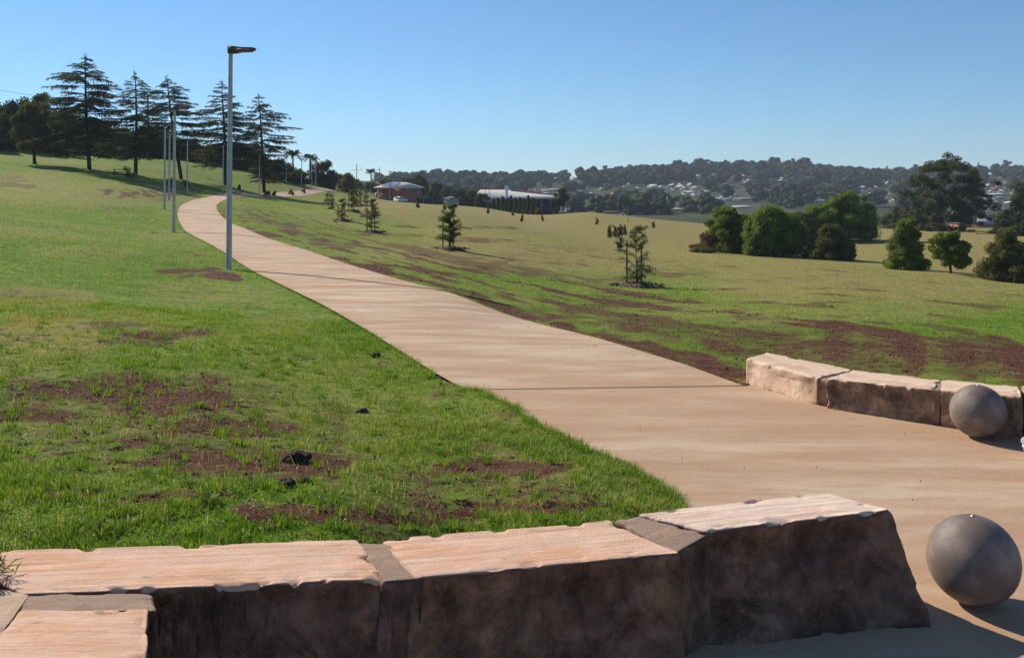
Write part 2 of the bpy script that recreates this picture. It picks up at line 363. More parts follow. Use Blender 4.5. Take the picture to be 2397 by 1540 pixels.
M['leaf_olive'] = leafmat('olive_leaves', [(0, (.06, .065, .022)), (.5, (.14, .145, .044)), (1, (.27, .24, .075))], .4)
M['leaf_gum'] = leafmat('gum_leaves', [(0, (.04, .046, .026)), (.5, (.10, .11, .05)), (1, (.20, .19, .085))], .35)
M['leaf_rust'] = leafmat('rust_leaves', [(0, (.07, .04, .02)), (.5, (.22, .12, .05)), (1, (.36, .21, .08))], .3)
M['leaf_casuarina'] = leafmat('feathery_green', [(0, (.06, .08, .03)), (.6, (.15, .18, .065)), (1, (.26, .27, .11))], .45)
M['leaf_far'] = leafmat('far_leaves', [(0, (.02, .034, .02)), (.45, (.05, .07, .03)), (.75, (.11, .125, .042)), (1, (.21, .19, .06))], .35)
M['leaf_farlight'] = leafmat('far_light_leaves', [(0, (.045, .058, .022)), (.6, (.09, .105, .034)), (1, (.16, .16, .06))], .3)
# brickwork
def brickmat(name, a, b, sc=1.0):
    m, nt, bs = newmat(name); t = nd(nt, 'ShaderNodeTexBrick'); nt.links.new(coords(nt, (1, 1, 1), (PI/2, 0, 0)), t.inputs[0])
    t.inputs['Color1'].default_value = (*a, 1); t.inputs['Color2'].default_value = (*b, 1); t.inputs['Mortar'].default_value = (.3, .25, .2, 1)
    t.inputs['Scale'].default_value = 3.5*sc; t.inputs['Mortar Size'].default_value = .015
    nt.links.new(t.outputs[0], bs.inputs['Base Color']); bs.inputs['Roughness'].default_value = .9; return m
M['brick'] = brickmat('red_brick', (.30, .10, .06), (.23, .08, .05)); M['brick_orange'] = brickmat('orange_brick', (.42, .17, .09), (.34, .13, .075))
def corrugated(name, col, rough=.5, k=6.0):
    m, nt, bs = newmat(name); w = nd(nt, 'ShaderNodeTexWave'); w.inputs['Scale'].default_value = k; nt.links.new(coords(nt), w.inputs[0])
    lo = [c*.88 for c in col]
    nt.links.new(mixc(nt, .5, ramp(nt, w.outputs[1], [(0, lo), (1, col)]), ramp(nt, noise(nt, .6, 5), [(.3, [c*.8 for c in col]), (.7, col)])), bs.inputs['Base Color'])
    bs.inputs['Roughness'].default_value = max(rough, .75); bs.inputs['Specular IOR Level'].default_value = .15; return m
M['roof_pale'] = corrugated('pale_metal_roof', (.62, .60, .50)); M['roof_white'] = corrugated('white_metal_roof', (.80, .74, .66), .5, 1.2)
M['roof_grey'] = corrugated('grey_roof', (.34, .35, .37)); M['roof_tile'] = plain('brown_tile_roof', (.13, .095, .08), .85, var=.25, scale=2)
M['roof_slate'] = plain('dark_slate_roof', (.07, .06, .065), .8, var=.2, scale=2); M['roof_red'] = plain('red_roof', (.30, .06, .045), .7)
M['solar'] = plain('solar_panel', (.22, .29, .42), .25, 0, .15, .8); M['wall_blue'] = corrugated('navy_cladding', (.028, .042, .07), .5, 3)
M['wall_pale'] = plain('pale_wall', (.50, .46, .40), .85); M['wall_cream'] = plain('cream_wall', (.55, .48, .36), .85)
M['wall_grey'] = plain('grey_blue_wall', (.30, .34, .40), .8); M['wall_dark'] = corrugated('dark_green_fence', (.03, .05, .045), .6, 4)
M['glass'] = plain('dark_window', (.02, .025, .03), .15); M['white'] = plain('white_paint', (.78, .78, .78), .35, var=.04)
M['rubber'] = plain('rubber', (.02, .02, .02), .8); M['trim_red'] = plain('red_trim', (.45, .10, .09), .6)
M['petal'] = plain('petal', (.62, .57, .46), .8); M['litter'] = plain('brown_litter', (.15, .07, .04), .9, var=.5, scale=30)
M['pale_rock'] = plain('pale_mottled', (.62, .58, .62), .7, var=.25, scale=14)

# ------------------------------------------------------------ path and plaza outlines
LE = [(1115,912),(1032,870),(955,830),(890,792),(830,752),(740,702),(640,650),(580,610),(520,572),(462,542),(432,522),(418,505),(417,492),(424,478),(446,469)]
RE = [(1745,905),(1570,852),(1420,808),(1240,750),(1070,697),(960,668),(860,640),(780,616),(700,590),(640,572),(592,556),(556,540),(524,520),(511,503),(507,490),(512,477),(522,470)]
Lw = [onz(*LE[0], 0)]+[hit(*p, 8) for p in LE[1:]]; Rw = [onz(*RE[0], 0)]+[hit(*p, 8) for p in RE[1:]]
def resample(P, n):
    P = np.array([[p[0], p[1]] for p in P]); d = np.r_[0, np.cumsum(np.linalg.norm(np.diff(P, axis=0), axis=1))]
    d /= d[-1]; t = np.linspace(0, 1, n); return np.stack([np.interp(t, d, P[:, 0]), np.interp(t, d, P[:, 1])], 1)
def smooth(P, k=2):
    for _ in range(k):
        Q = P.copy(); Q[1:-1] = .25*P[:-2]+.5*P[1:-1]+.25*P[2:]; P = Q
    return P
cen = .5*(resample(Lw, 60)+resample(Rw, 60))
far = [(540, 108), (600, 124), (655, 142), (700, 160), (748, 186), (775, 200)]
cen = np.concatenate([cen, [((u-U0)/F*D, D) for u, D in far]]); cen = smooth(resample(cen, 260), 14)
wid = np.interp(np.linspace(0, 1, 260), [0, .06, .3, 1], [1.49, 1.42, 1.33, 1.33])
tg = np.gradient(cen, axis=0); tg /= np.linalg.norm(tg, axis=1)[:, None]; nrm = np.stack([tg[:, 1], -tg[:, 0]], 1)
edw = 1+.03*(fbm(np.arange(260)*.45, np.zeros(260), o=4, seed=91)-.5)
PL = cen-nrm*(wid*edw)[:, None]; PR = cen+nrm*(wid*edw)[:, None]
PL[0] = Lw[0][:2]; PR[0] = Rw[0][:2]
PLAZA = [tuple(onz(u, v, 0)[:2]) for u, v in [(1115,912),(1205,952),(1248,992),(1330,1034),(1430,1078),(1530,1128),(1605,1183)]]
PLAZA += [(1.0, 5.0), (.6, 4.72), (-.1, 4.45), (-.9, 4.25), (-1.95, 4.1), (-1.95, 2.6), (-1.95, -7), (14, -7), (14, 7.2), (8, 7.25), (5.6, 7.85), (4.3, 8.4), (3.3, 9.35), (2.8, 10.4)]
PLAZA += [tuple(Rw[0][:2])]
def inpoly(x, y, P):
    P = np.asarray(P); r = np.zeros(len(x), bool); j = len(P)-1
    for i in range(len(P)):
        xi, yi = P[i]; xj, yj = P[j]
        c = ((yi > y) != (yj > y)) & (x < (xj-xi)*(y-yi)/(yj-yi+1e-12)+xi); r ^= c; j = i
    return r
PATHPOLY = np.concatenate([PL, PR[::-1]])
def paved(x, y):
    r = np.zeros(len(x), bool); s = (y < 215)
    if s.any():
        xs, ys = x[s], y[s]; r[s] = inpoly(xs, ys, PATHPOLY) | inpoly(xs, ys, PLAZA)
    return r

# ------------------------------------------------------------ what covers the ground (soil, dry grass), surveyed by column and row
def ell(u, v, L):
    m = np.zeros_like(u)
    for cu, cvv, ru, rv, a in L: m = np.maximum(m, a*(1-sstep(.6, 1.4, np.hypot((u-cu)/ru, (v-cvv)/rv))))
    return m
def strokes(u, v, L):
    m = np.zeros_like(u)
    for P, wd, a in L:
        for (a0, b0), (a1, b1) in zip(P[:-1], P[1:]):
            t = np.clip((u-a0)/(a1-a0+1e-9), 0, 1); vc = b0+(b1-b0)*t; out = np.maximum(np.maximum(a0-u, u-a1), 0)/90.
            m = np.maximum(m, a*(1-sstep(.5, 1.5, np.hypot((v-vc)/wd, out))))
    return m
SOIL_E = [(420,1010,560,150,.43),(1100,1150,420,70,.45),(300,925,330,60,.55),(620,1080,330,48,.6),(850,1200,330,30,.6),(250,915,190,36,.9),(440,945,120,30,.8),(560,1000,180,24,.85),(80,975,130,16,.75),(330,900,110,22,.8),(480,1085,150,22,1),(640,1075,170,24,1),
 (330,1040,90,16,.7),(790,1100,80,20,.9),(165,1145,70,10,.8),(360,1165,120,12,.8),(470,1172,90,10,.7),(690,1205,160,22,1),(900,1205,110,16,.8),(1190,1100,130,20,.85),
 (1060,1105,60,12,.6),(1250,1195,200,14,.8),(1010,1205,120,10,.7),(300,1215,60,9,.6),(395,785,100,12,.75),(500,650,50,10,1),(440,635,60,6,.8),(395,547,28,4,.9),(470,595,50,8,.5),
 (330,452,90,14,.65),(280,485,50,6,.5),(410,468,60,6,.4),(120,420,90,10,.3),(30,425,40,25,.5),(60,690,120,12,.35),(700,830,60,8,.4),(850,1025,60,10,.5),(650,960,50,9,.5),
 (1500,676,55,7,1),(1060,590,42,5,1),(872,549,34,3.5,1),(803,518,20,2.5,.9),(1060,590,25,4,1),(1130,565,120,7,.5),(640,505,60,6,.5),(700,520,70,6,.5),(1120,533,80,6,.7),(960,530,60,5,.6),(1250,600,180,12,.3),(1560,640,160,12,.38),(1330,582,130,9,.35),(1850,650,200,10,.3)]
SOIL_S = [([(760,600),(1000,655),(1300,715),(1600,770),(1900,815),(2460,880)],46,.55),([(560,500),(800,550),(1000,600),(1250,650),(1500,700)],26,.45),([(520,505),(600,545),(700,578),(850,625),(1000,678),(1150,722),(1350,788),(1600,852),(1745,890)],11,.85),
 ([(640,520),(800,560),(950,600),(1100,632),(1250,668)],7,.6),([(850,590),(1050,640),(1250,690),(1400,720)],7,.65),
 ([(1100,655),(1350,690),(1600,722),(1850,755),(2100,790),(2460,830)],17,.8),([(1300,745),(1500,775),(1700,800),(1950,830)],9,.62),
 ([(1700,735),(1950,775),(2200,815),(2460,850)],24,.78),([(1900,800),(2200,842),(2460,872)],14,.75),([(1500,815),(1620,838),(1740,862)],14,.8),
 ([(600,500),(680,512),(760,530),(900,552)],7,.45)]
DRY_E = [(110,790,170,50,.95),(60,700,160,25,.6),(500,690,150,30,.45),(200,460,320,28,.6),(60,440,140,40,.6),(640,760,110,25,.4),(1000,980,120,22,.35),(230,590,140,18,.4),
 (1500,590,700,55,.95),(2100,650,500,70,.95),(1900,730,500,26,.5),(2250,580,260,30,1.0),(2150,560,420,24,1.0),(1500,545,300,20,.8),(1250,520,260,20,.6),(1150,545,220,26,.7),(300,440,200,14,.6),(950,505,100,18,.35)]
DRY_S = [([(900,480),(1100,510),(1400,530),(1650,550),(1900,600),(2300,600),(2460,600)],34,.85)]
def cover(X, Y, Z):
    D = np.maximum(Y, 1.0); u = U0+F*X/D; v = V0+F*(CH-Z)/D
    w = np.clip(9/D, .05, 1.0)
    # ragged patch borders: shift the survey position by noise laid on the ground
    s1 = fbm(X*1.3/w**-.0+7, Y*.8, o=4, seed=3)-.5; s2 = fbm(X*1.3+90, Y*.8+40, o=4, seed=9)-.5
    sc = np.clip(D/12, .6, 6); s1 = fbm(X*1.6/sc, Y*1.1/sc, o=4, seed=3)-.5; s2 = fbm(X*1.6/sc+50, Y*1.1/sc+9, o=4, seed=9)-.5
    uu = u+s1*170; vv = v+s2*np.clip((v-V0)*.13, 4, 62)
    soil = np.maximum(ell(uu, vv, SOIL_E), strokes(uu, vv, SOIL_S)); dry = np.maximum(ell(uu, vv, DRY_E), strokes(uu, vv, DRY_S))
    patch = fbm(X*.9, Y*.6, o=5, seed=21)
    al = .92*Y-.4*X; ac = .92*X+.4*Y; stk = .6*fbm(al*.16, ac*1.5, o=4, seed=31)+.4*fbm(al*.8, ac*2.6, o=3, seed=35); stw = sstep(11, 20, D)*(X > -.55*D+3)*1.0
    soil = soil*(1-stw)*(.55+1.1*fbm(X*3.1/sc, Y*2.6/sc, o=4, seed=33))+soil*stw*sstep(.40, .57, stk)*1.35
    soil = np.maximum(soil, sstep(.57, .70, patch)*.6*(D < 60)*(1-.75*((D > 13) & (X < -2))))
    off = (Y < 3) | (np.abs(X/np.maximum(D, .1)) > .75)
    g = sstep(.5, .7, fbm(X*.35, Y*.25, o=4, seed=5))
    dry = np.clip(np.maximum(dry, .35*g+.12*(D > 25))+.25*sstep(28, 60, D)*(X > -.32*D+6)*(soil < .3), 0, 1)
    soil = np.where(off, g*.3, soil); farz = sstep(205, 330, np.hypot(X, Y))
    return np.clip(soil, 0, 1), dry, farz

# ------------------------------------------------------------ ground sheet
a_in = np.linspace(-.62, .62, 560); a_out = np.linspace(.66, 2*PI-.66, 70); ang = np.concatenate([a_in, a_out]); na = len(ang)
rr = np.concatenate([[0.6, 1.5], np.exp(np.linspace(math.log(2.6), math.log(2600), 640))]); nr = len(rr)
X = (rr[:, None]*np.sin(ang)[None]).ravel(); Y = (rr[:, None]*np.cos(ang)[None]).ravel(); Z = np.maximum(hgt(X, Y), -70)
R_ = np.hypot(X, Y); sl = (Y > 3) & (R_ < 80)
soil_, dry_, farz_ = cover(X, Y, Z)
Z = Z+np.where(R_ < 40, (fbm(X*2.2, Y*2.2, o=4, seed=11)-.5)*.05*(1-.4*soil_), 0)+np.where((R_ > 6) & (R_ < 160), (fbm(X*.25, Y*.25, o=3, seed=12)-.5)*.12, 0)*0
pv = paved(X, Y); Z = np.where(pv, Z-.035, Z)
pl_in = inpoly(X, Y, PLAZA); Z = np.where(pl_in, np.minimum(Z, -.03), Z)
mb = MB(); V = np.concatenate([np.stack([X, Y, Z], 1), [[0, 0, -.08]]])
i = np.arange(nr-1)[:, None]*na; j = np.arange(na)[None]; j2 = (j+1) % na
mb.add(V, np.stack([i+j, i+na+j, i+na+j2, i+j2], -1).reshape(-1, 4))
cidx = nr*na; jj = np.arange(na); mb.Fs.append(np.stack([jj, (jj+1) % na, np.full(na, cidx), np.full(na, cidx)], 1)); mb.M.append(np.zeros(na, np.int32))
ground = mb.build('ground', M['ground'], smooth=True)
ca = ground.data.attributes.new('cover', 'FLOAT_COLOR', 'POINT')
cc = np.ones((len(V), 4), np.float32); cc[:-1, 0] = soil_; cc[:-1, 1] = dry_; cc[:-1, 2] = farz_; ca.data.foreach_set('color', cc.ravel())
tag(ground, kind='structure')

# ------------------------------------------------------------ path ribbon and plaza
nx = 12; mb = MB(); t = np.linspace(0, 1, nx)
P = PL[:, None]*(1-t)[None, :, None]+PR[:, None]*t[None, :, None]; px, py = P[..., 0].ravel(), P[..., 1].ravel()
zz = hgt(px, py)+.015; bl = sstep(10.5, 15, py); zz = zz*bl+.004*(1-bl)
ed = np.tile(np.abs(t-.5)*2, len(PL)); ed = sstep(.6, 1, ed)*.8*fbm(px*1.5, py*1.5, seed=2)
ed = np.maximum(np.maximum(ed, np.exp(-((py-33)/6)**2)*.25), .42*(1-sstep(10, 19, py)))
n_ = len(PL); i = np.arange(n_-1)[:, None]*nx; j = np.arange(nx-1)[None]
mb.add(np.stack([px, py, zz], 1), np.stack([i+j, i+j+1, i+nx+j+1, i+nx+j], -1).reshape(-1, 4), ed)
# slab joints across the path
for (ua, va, ub, vb) in [(1190, 940, 1190, 940)][:0]: pass
path = mb.build('path', M['concrete'], smooth=True); tag(path, kind='structure')
bm = bmesh.new(); vs = [bm.verts.new((x, y, .004)) for x, y in PLAZA]; bm.faces.new(vs); bmesh.ops.triangulate(bm, faces=bm.faces)
me = bpy.data.meshes.new('plaza'); bm.to_mesh(me); bm.free(); me.materials.append(M['concrete'])
at_ = me.attributes.new('tint', 'FLOAT', 'POINT'); at_.data.foreach_set('value', np.full(len(me.vertices), .5, np.float32))
if me.polygons[0].normal.z < 0: me.flip_normals()
plaza = link('plaza', me); tag(plaza, kind='structure')
mb = MB()
def strip(a, b, wd):
    a = np.array(a[:2]); b = np.array(b[:2]); d = (b-a)/np.linalg.norm(b-a); q = np.array([-d[1], d[0]])*wd/2; k = 14
    for s in range(k):
        p0 = a+(b-a)*s/k; p1 = a+(b-a)*(s+1)/k; V = []
        for p in (p0-q, p1-q, p1+q, p0+q): V.append([p[0], p[1], (gz(*p)+.019 if p[1] > 12 else .009)])
        mb.add(V, [[0, 1, 2, 3]])
strip(onz(1113, 913, 0), onz(1747, 904, 0), .022)
for s, wd in ((22, .008), (44, .012), (66, .012), (88, .012), (110, .015), (132, .02)): strip(PL[s], PR[s], wd)
jt = mb.build('slab_joint', M['joint']); tag(jt, kind='structure'); jt.name = 'path_joints'
# ------------------------------------------------------------ grass blades (as many as one could never count)
def keep_behind_wall(x, y):
    # nothing grows inside the near wall's footprint
    return ~((y < np.interp(x, [-4, -2.5, -.7, .55, 1.75], [4.36, 4.36, 4.52, 4.80, 5.2])) & (x < 1.9)) & ~inpoly(x, y, FARWALL)
FARWALL = [(2.5, 10.2), (3.0, 9.2), (4.3, 7.95), (6.2, 7.5), (6.5, 8.1), (4.7, 8.75), (3.75, 9.75), (3.3, 10.7), (2.8, 11.0)]
rg = np.random.default_rng(4)
mb = MB()
def blades(n, d0, d1, u0, u1, hmin, hmax, wk, seg2):
    # even per ground area between distances d0 and d1
    d = np.sqrt(rg.random(n)*(d1**2-d0**2)+d0**2); u = rg.uniform(u0, u1, n); x = (u-U0)/F*d; y = d
    z = hgt(x, y); so, dr, _ = cover(x, y, z)
    cl = fbm(x*4, y*4, o=3, seed=77)
    ok = (rg.random(n) > sstep(.15, .5, so)*.98) & (rg.random(n) < .25+1.5*cl) & ~paved(x, y) & keep_behind_wall(x, y)
    pe = np.zeros(n, bool)
    x, y, z, so, dr, cl = [q[ok] for q in (x, y, z, so, dr, cl)]; n = len(x)
    z = z+(fbm(x*2.2, y*2.2, o=4, seed=11)-.5)*.05*(1-.4*so)
    h = rg.uniform(hmin, hmax, n)*(.55+1.1*sstep(.3, .75, cl))*(1-.35*dr)
    az = rg.uniform(0, 2*PI, n); lean = rg.uniform(.15, .95, n)*h; w = wk*rg.uniform(.6, 1.4, n)*np.maximum(1, y/9)
    bx, by = np.cos(az+PI/2)*w/2, np.sin(az+PI/2)*w/2; dx, dy = np.cos(az)*lean, np.sin(az)*lean
    a = np.clip(rg.normal(.45, .15, n)+.35*(cl-.5)+.30*dr+.7*(fbm(x*.5, y*.4, o=4, seed=61)-.5), 0, .9); dead = rg.random(n) < (.03+.5*dr+.15*so); a[dead] = rg.uniform(.82, 1, dead.sum())
    if seg2:
        V = np.stack([np.stack([x-bx, y-by, z-.01], 1), np.stack([x+bx, y+by, z-.01], 1), np.stack([x+bx*.8+dx*.35, y+by*.8+dy*.35, z+h*.62], 1),
                      np.stack([x-bx*.8+dx*.35, y-by*.8+dy*.35, z+h*.62], 1), np.stack([x+dx, y+dy, z+h*.93], 1)], 1).reshape(-1, 3)
        k = np.arange(n)[:, None]*5
        mb.add(V, k+np.array([[0, 1, 2, 3]]), np.repeat(a, 5)); base = mb.n-len(V)
        mb.Fs.append(base+k+np.array([[3, 2, 4, 4]])); mb.M.append(np.zeros(n, np.int32))
    else:
        V = np.stack([np.stack([x-bx, y-by, z-.01], 1), np.stack([x+bx, y+by, z-.01], 1), np.stack([x+dx, y+dy, z+h], 1)], 1).reshape(-1, 3)
        k = np.arange(n)[:, None]*3; mb.add(V, k+np.array([[0, 1, 2, 2]]), np.repeat(a, 3))
blades(230000, 4.2, 8.5, -160, 1700, .016, .05, .0045, True)
blades(140000, 8.5, 15, -160, 1250, .016, .042, .006, False)
blades(60000, 10, 16, 1000, 2560, .016, .042, .006, False)
blades(90000, 15, 30, -120, 2520, .016, .04, .007, False)
blades(70000, 30, 60, -120, 2520, .018, .045, .009, False)
blades(70000, 60, 120, -120, 2520, .03, .06, .008, False)
gr = mb.build('grass', M['grass']); tag(gr, 'short green lawn grass growing on both sides of the path', 'grass', kind='stuff')
# taller tufts along the path edge and in the worn patches
mb = MB()
def tuft(x, y, n, h, sp):
    z = gz(x, y); az = rg.uniform(0, 2*PI, n); r = rg.uniform(0, sp, n); X_, Y_ = x+np.cos(az)*r, y+np.sin(az)*r; hh = h*rg.uniform(.5, 1, n); le = hh*rg.uniform(.2, 1.1, n)
    w = .0035+.0*hh; bx, by = np.cos(az+PI/2)*w, np.sin(az+PI/2)*w
    V = np.stack([np.stack([X_-bx, Y_-by, np.full(n, z-.02)], 1), np.stack([X_+bx, Y_+by, np.full(n, z-.02)], 1), np.stack([X_+np.cos(az)*le, Y_+np.sin(az)*le, z+hh], 1)], 1).reshape(-1, 3)
    mb.add(V, np.arange(n)[:, None]*3+np.array([[0, 1, 2, 2]]), np.repeat(rg.uniform(.2, .75, n), 3))
# broad leaved weeds pressed flat in the turf
for _ in range(260):
    d = rg.uniform(4.5, 12); u = rg.uniform(-120, 1500 if d < 7.5 else 1100); x = (u-U0)/F*d
    if paved(np.array([x]), np.array([d]))[0] or not keep_behind_wall(np.array([x]), np.array([d]))[0]: continue
    N = int(rg.integers(5, 10)); a = np.arange(N)*2*PI/N+rg.random(); L = rg.uniform(.035, .075); dv = np.stack([np.cos(a), np.sin(a), np.full(N, rg.uniform(.1, .5))], 1)
    mb.cards(np.array([[x, d, gz(x, d)+.025]])+dv*L*.6, L, L*.42, rg, dirs=dv, up=.9, a=np.full(N, rg.uniform(.02, .5)), droop=.1)
k = 0
while k < 760:
    d = rg.uniform(4.4, 13); u = rg.uniform(-120, 1600 if d < 8 else 1200); x = (u-U0)/F*d
    xa, ya = np.array([x]), np.array([d])
    if paved(xa, ya)[0] or not keep_behind_wall(xa, ya)[0]: continue
    tuft(x, d, int(rg.uniform(14, 40)), rg.uniform(.05, .10), rg.uniform(.02, .07)); k += 1
for _ in range(900):             # dry stalks standing above the turf
    d = rg.uniform(4.4, 16); u = rg.uniform(-120, 1500 if d < 8 else 1150); x = (u-U0)/F*d
    if paved(np.array([x]), np.array([d]))[0] or not keep_behind_wall(np.array([x]), np.array([d]))[0]: continue
    z = gz(x, d); a = rg.uniform(0, 6.28); h = rg.uniform(.05, .13); w = .0022*max(1, d/8); q = np.array([[x-w, d, z], [x+w, d, z], [x+math.cos(a)*h*.5, d+math.sin(a)*h*.5, z+h]]); mb.add(q, [[0, 1, 2, 2]], rg.uniform(.86, 1))
for s in range(2, 120):          # ragged grass fringe leaning over the slab edges
    for side, P in ((-1, PL), (1, PR)):
        for q in range(6 if s < 70 else 3):
            f = rg.random(); p = P[s]*(1-f)+P[s+1]*f+nrm[s]*side*rg.uniform(-.05, .07); tuft(p[0], p[1], 9, rg.uniform(.03, .07), .06)
PZ = np.array(PLAZA[:7])
for s in range(6):
    for q in range(46):
        f = rg.random(); p = PZ[s]*(1-f)+PZ[s+1]*f; tuft(p[0]-rg.uniform(-.02, .1), p[1]-rg.uniform(-.01, .04), 14, rg.uniform(.04, .09), .05)
for q in range(150):             # grass pushing up against the back of the wall
    f = rg.random(); x = -2.6+4.3*f; y = float(np.interp(x, [-4, -2.5, -.7, .55, 1.75], [4.36, 4.36, 4.52, 4.80, 5.2]))+rg.uniform(.01, .1)
    if not paved(np.array([x]), np.array([y]))[0]: tuft(x, y, 14, rg.uniform(.04, .085), .05)
tf = mb.build('grass_tufts', M['grass']); tag(tf, 'taller bright green grass tufts along the slab edges and worn patches', 'grass', kind='stuff')
# white clover flowers, leaf litter
mb = MB(); q = 0
for _ in range(60):
    u = rg.normal(420, 230); v = rg.uniform(1180, 1285); p = hit(u, v)
    if p.y < 4.3: continue
    P = p+Vector((rg.normal()*.03, 0, .045)); N = 5
    mb.cards(np.array(P)[None]+rg.normal(size=(N, 3))*.004, .011, .007, rg, a=np.ones(N))
for _ in range(70):
    u = rg.uniform(0, 1500); v = rg.uniform(640, 1180); p = hit(u, v); N = 3
    mb.cards(np.array(p+Vector((0, 0, .04)))[None]+rg.normal(size=(N, 3))*.004, .012, .008, rg)
fl = mb.build('clover_flowers', M['petal']); tag(fl, 'small white clover flowers and pale specks scattered in the lawn', 'flowers', kind='stuff')
mb = MB()
for _ in range(150):
    s = int(rg.uniform(0, 60)); f = rg.random()**.5; p = PL[s]*(1-f)+PR[s]*f; N = 2; z = .02 if p[1] < 12 else gz(*p)+.03
    mb.cards(np.array([[p[0], p[1], z]])+rg.normal(size=(N, 3))*[.03, .03, .002], rg.uniform(.01, .045), .012, rg, up=1.0)
for _ in range(70):
    x = rg.uniform(.4, 4); y = rg.uniform(5.6, 9.5)
    if inpoly(np.array([x]), np.array([y]), PLAZA)[0]: mb.cards(np.array([[x, y, .016]]), rg.uniform(.008, .03), .008, rg, up=1.0)
lt = mb.build('leaf_litter', M['litter']); tag(lt, 'tiny brown leaves and twigs scattered over the concrete path', 'leaf litter', kind='stuff')
# crumbs of earth on the worn patches
mb = MB(); oc = np.array([[1, 0, 0], [-1, 0, 0], [0, 1, 0], [0, -1, 0], [0, 0, 1], [0, 0, -1.]]); of = np.array([[0, 2, 4, 4], [2, 1, 4, 4], [1, 3, 4, 4], [3, 0, 4, 4], [2, 0, 5, 5], [1, 2, 5, 5], [3, 1, 5, 5], [0, 3, 5, 5]])
for (d0, d1, u0, u1, n, sz) in ((4.3, 9, -100, 1650, 60000, .006), (9, 16, -100, 2500, 60000, .009), (16, 34, 500, 2500, 40000, .014)):
    d = np.sqrt(rg.random(n)*(d1**2-d0**2)+d0**2); x = (rg.uniform(u0, u1, n)-U0)/F*d; so, _, _ = cover(x, d, hgt(x, d)); ok = (rg.random(n) < sstep(.25, .8, so)*.8) & ~paved(x, d) & keep_behind_wall(x, d)
    x, d = x[ok], d[ok]; n = len(x); z = hgt(x, d)+(fbm(x*2.2, d*2.2, o=4, seed=11)-.5)*.05*.7; r = sz*rg.uniform(.4, 1.0, n)*np.where(rg.random(n) < .06, 2.6, 1)
    V = (np.stack([x, d, z], 1)[:, None]+oc[None]*r[:, None, None]*rg.uniform(.5, 1.3, (n, 6, 1))).reshape(-1, 3); mb.add(V, (np.arange(n)[:, None, None]*6+of[None]).reshape(-1, 4), np.repeat(rg.random(n), 6))
cr_ = mb.build('soil_crumbs', M['crumb']); tag(cr_, 'crumbs of red brown earth strewn over the bare patches', 'soil', kind='stuff')
def clod(u, v, r, label, mat='soil', sq=.6, name='soil_clod', cat='clod'):
    p = hit(u, v) if not isinstance(u, Vector) else u
    bm = bmesh.new(); bmesh.ops.create_icosphere(bm, subdivisions=4, radius=1)
    co = np.array([x.co[:] for x in bm.verts]); nn = fbm(co[:, 0]*2.2+u, co[:, 1]*2.2, co[:, 2]*2.2, o=5, seed=int(v)); hf = fbm(co[:, 0]*9, co[:, 1]*9, co[:, 2]*9, o=3, seed=int(u))
    for x, s, h in zip(bm.verts, nn, hf):
        x.co *= r*(.6+.8*s+.35*(h-.5)); x.co.z *= sq
    me = bpy.data.meshes.new(name); bm.to_mesh(me); bm.free(); me.materials.append(M[mat])
    for pl_ in me.polygons: pl_.use_smooth = False
    return tag(link(name, me, loc=(p.x, p.y, p.z+r*.25)), label, cat, 'dark clods of soil on the lawn' if name == 'soil_clod' else None)
clod(697, 1080, .085, 'largest dark soil clod, round, on the bare patch of the near lawn')
clod(672, 1137, .055, 'dark soil clod in the grass just below the largest clod'); clod(712, 1130, .04, 'small dark crumb of soil right of the lower clod')
clod(880, 835, .06, 'small dark clod in the lawn left of the path'); clod(848, 968, .055, 'pale topped clod in the lawn below the path edge')

